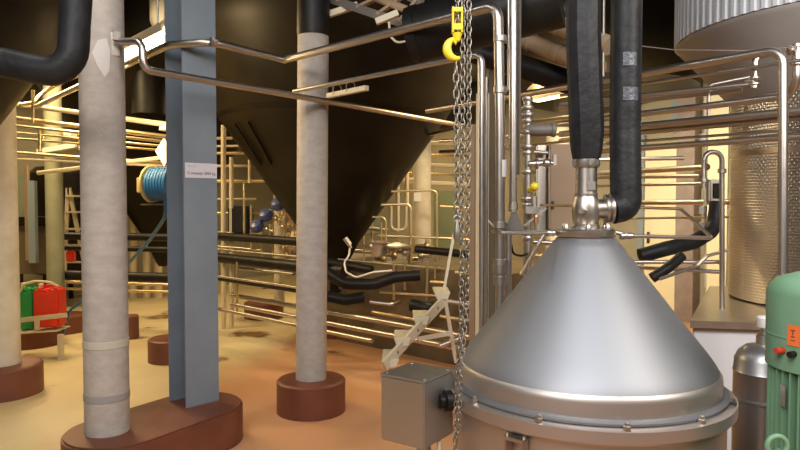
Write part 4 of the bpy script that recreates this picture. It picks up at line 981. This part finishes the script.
# hose reel
rl = thing('hose_reel', P(150, 200, 5.6), 'hose reel with blue hose and golden side plate left of the beam', 'hose reel')
ax_ = Vector((.95, -.3, 0)).normalized(); rc = P(160, 184, 5.4)
g = G(); cyl(g, rc - ax_*.06, rc + ax_*.13, .12, 28); mk('drum', g, 'bluehose', rl)
for i in range(7):
    g = G(); c = rc + ax_*(-.05+i*.029); up_ = Z; sd_ = ax_.cross(Z)
    tube(g, [c + (up_*math.cos(t) + sd_*math.sin(t))*.125 for t in [2*PI*k/24 for k in range(24)]], .014, 0, 8, closed=True); mk('hose_turn', g, 'bluehose', rl)
g = G(); lathe(g, [(.15, 0), (.155, .004), (.155, .012), (.15, .016)], rc - ax_*.09, ax_, 28); mk('side_plate', g, mat('golden_plate', (.50, .38, .16), .4), rl)
g = G(); box(g, rc - ax_*.14 + Z*-.01, (.10, .12, .13), math.atan2(ax_.y, ax_.x)); lathe(g, [(.03, 0), (.03, .05), (.05, .05), (.05, .07)], rc - ax_*.2, ax_, 14); mk('gear_housing', g, mat('golden_paint', (.42, .30, .12), .4), rl, bevel=.008)
g = G(); bar(g, rc - ax_*.18 - Z*.17, rc + ax_*.22 - Z*.17, .04, .012); bar(g, rc + ax_*.2 - Z*.17, Vector((bc.x-.1, bc.y+.25, rc.z-.17)), .04, .03); mk('mount', g, 'steel_dull', rl)
pipe('air_hose', 'blue hose hanging from the reel down behind the near column', 'hose', [P(165, 190, 5.3), P(166, 216, 5.4), P(150, 240, 5.9), P(126, 266, 6.4), P(100, 290, 6.8), P(70, 310, 7.2), P(60, 345, 7.4)], .015, 'bluehose', rb=.25)
# diamond sign
g = G(); c = P(164, 151, 5.6); slab(g, [c + Vector((-.075, 0, 0)), c + Vector((0, 0, -.13)), c + Vector((.075, 0, 0)), c + Vector((0, 0, .11))], Vector((0, .02, 0)), None, 0); mk('diamond_sign', g, 'white', None, 'pale diamond-shaped plate beside the beam', 'plate')
g = G(); lathe(g, [(.02, -.02), (.06, -.01), (.05, .02), (.02, .03)], P(166, 129, 5.7), Z, 16); mk('sensor_cap', g, 'creamplastic', None, 'small cream cap on the rack pipe beside the beam', 'cap')
# black pipes behind at low left 65-165
for (y, Y_, r_, lb) in ((237, 8.4, .05, 'black lagged pipe behind the ladder'), (249, 8.2, .035, 'second black lagged pipe behind the reel hose'), (277, 7.9, .06, 'low thick black lagged pipe behind the near column')):
    pm = P(140, y, Y_); pipe('lagged_pipe', lb, 'pipe', [on(pm, LD, 62), on(pm, LD, 205)], r_, 'black')
for (y, lb) in ((284, 'upper thin pipe near the floor behind the near column'), (291, 'lower thin pipe near the floor behind the near column')):
    pm = P(140, y, 7.8); pipe('floor_pipe', lb, 'pipe', [on(pm, LD, 62), on(pm, LD, 205)], .018, 'warm_metal')
for i, x in enumerate((133, 147, 158)):
    pipe('pale_upright', ('pale upright left of the hidden cone tip', 'pale upright right behind the blue hose', 'pale upright beside the blue-grey beam, low')[i], 'pipe', [V(x, 10.9, .0), V(x, 10.9, 1.9)], .07, 'cream_steel')

# jerrycans on a rack
def jerry(px0, px1, py0, py1, Y_, m, label, cap_m='creamplastic', rz=.1):
    a = P(px0, py1, Y_); b = P(px1, py0, Y_); w_ = b.x-a.x; h_ = b.z-a.z; c = Vector(((a.x+b.x)/2, Y_+.1, a.z))
    o = thing('jerrycan', c, label, 'jerrycan', 'jerrycans on the rack')
    g = G(); pr = [(-w_/2, 0), (w_/2, 0), (w_/2, h_*.82), (w_*.40, h_*.93), (w_*.12, h_*.95), (-w_*.05, h_*.84), (-w_*.26, h_*.84), (-w_*.30, h_), (-w_*.42, h_), (-w_*.5, h_*.9)]
    pr = [(-w_/2, 0), (w_/2, 0), (w_/2, h_*.84), (w_*.42, h_*.92), (w_*.20, h_*.92), (w_*.15, h_*.84), (-w_*.10, h_*.84), (-w_*.15, h_*.92), (-w_*.42, h_*.92), (-w_/2, h_*.84)]
    R_ = Matrix.Rotation(rz, 3, 'Z')
    slab(g, [c + R_ @ Vector((x, -.10, z)) for x, z in pr], R_ @ Vector((0, .2, 0)), None, 0); mk('can_body', g, m, o, bevel=.018)
    g = G(); bar(g, c + R_ @ Vector((w_*.34, 0, h_*.95)), c + R_ @ Vector((-w_*.25, 0, h_*.95)), .035, .025); mk('handle', g, m, o, bevel=.006)
    g = G(); cyl(g, c + R_ @ Vector((-w_*.34, 0, h_*.88)), c + R_ @ Vector((-w_*.34, 0, h_)), .026, 14); mk('screw_cap', g, cap_m, o, 'cream screw cap')
    return o
jerry(17, 30, 284, 330, 6.65, 'greencan', 'green jerrycan left of the red one, half behind the pale column', rz=.25)
jerry(33, 57, 285, 328, 6.6, 'redcan', 'red jerrycan on the low rack beside the pale column')
rk_ = thing('can_rack', V(50, 6.0, 0), 'low steel rack holding the jerrycans', 'rack')
for p_, q_ in ((P(14, 321, 6.52), P(67, 315, 6.50)), (P(14, 331, 6.85), P(64, 326, 6.85))):
    g = G(); bar(g, p_, q_, .02, .045); mk('rail', g, 'cream_steel', rk_)
g = G(); a = P(14, 332, 6.68); b = P(64, 328.5, 6.68); bar(g, a, b, .26, .012); mk('shelf', g, 'cream_steel', rk_)
for x, yb in ((60, 6.6), (16, 6.6)):
    g = G(); q = V(x, 6.55, .3); box(g, (q.x, 6.56, .13), (.045, .045, .26)); mk('leg', g, 'cream_steel', rk_)
for x in (37, ):
    g = G(); box(g, P(x, 324, 6.5), (.05, .01, .12)); mk('clip', g, 'cream_steel', rk_)
pipe('siphon_hose', 'cream hose arching over the two jerrycans', 'hose', [P(20, 292, 6.65), P(24, 284, 6.6), P(35, 281, 6.6), P(50, 282, 6.6), P(58, 286, 6.65)], .012, 'cable', rb=.1)

# folding steps
st = thing('folding_steps', P(415, 366, 4.6), 'pale metal folding steps behind the junction box', 'steps')
YS = 4.7
for dY in (0, .30):
    g = G(); a = P(384, 366, YS-.2+dY) ; b = P(445, 299, YS+.25+dY); a.z = max(a.z, .02)
    bar(g, a, b, .028, .075) ; mk('stringer', g, 'alu', st, bevel=.003)
    g = G(); bar(g, b + Vector((0, 0, .0)), P(456, 362, YS+.35+dY), .028, .05); mk('back_leg', g, 'alu', st, bevel=.003)
    g = G(); bar(g, P(442, 300, YS+.25+dY), P(455, 228, YS+.3+dY), .02, .03); mk('handrail', g, 'alu', st)
for (x, y) in ((389, 360), (401, 339), (420, 318), (441, 293)):
    p_ = P(x, y, YS); tt = (x-384)/61; p_ = P(x, y, YS-.2+.45*tt)
    g = G(); box(g, p_ + Vector((.01, .15, 0)), (.12, .30, .018)); slab(g, [p_ + Vector((-.05, -.012, .005)), p_ + Vector((.07, -.012, .005)), p_ + Vector((.05, -.012, -.05)), p_ + Vector((-.03, -.012, -.05))], Vector((0, .01, 0)), None, 0); tr = mk('tread', g, 'alu', st, bevel=.003)
for t in (.2, .32, .52, .64, .86):
    a = P(384, 366, YS-.2); b = P(445, 299, YS+.25); g = G(); c = a.lerp(b, t); cyl(g, c - Vector((0, .018, 0)), c - Vector((0, .010, 0)), .012, 10); mk('bolt', g, 'ink', st)
g = G(); bar(g, P(418, 339, YS+.0), P(452, 333, YS+.1), .02, .03); mk('cross_brace', g, 'alu', st)
# pipes and odd bits behind steps and between steps and separator
pipe('floor_pipe', 'short level pipe behind the chains at step height', 'pipe', [P(440, 346, 5.4), P(482, 330, 5.4)], .025)
g = G(); c = P(489, 292, 4.4); tube(g, [c + Vector((.085*math.cos(t), 0, .085*math.sin(t))) for t in [2*PI*k/24 for k in range(24)]], .008, 0, 8, closed=True)
mk('cable_loop', g, 'black', None, 'black cable loop between the chains and the dropping pipe', 'cable')
g = G(); box(g, P(484, 310, 5.2), (.16, .1, .2)); mk('motor_block', g, 'black', None, 'dark block low behind the chains', 'motor', bevel=.02)
for i, (x0, y0, x1, y1) in enumerate(((470, 286, 500, 283), (470, 300, 505, 303), (455, 272, 500, 276))):
    pipe('floor_pipe', ('short level pipe just above the cable loop', 'short level pipe through the cable loop', 'short level pipe behind the snap hook')[i], 'pipe', [P(x0, y0, 5.0), P(x1, y1, 4.9)], .012, 'warm_metal')
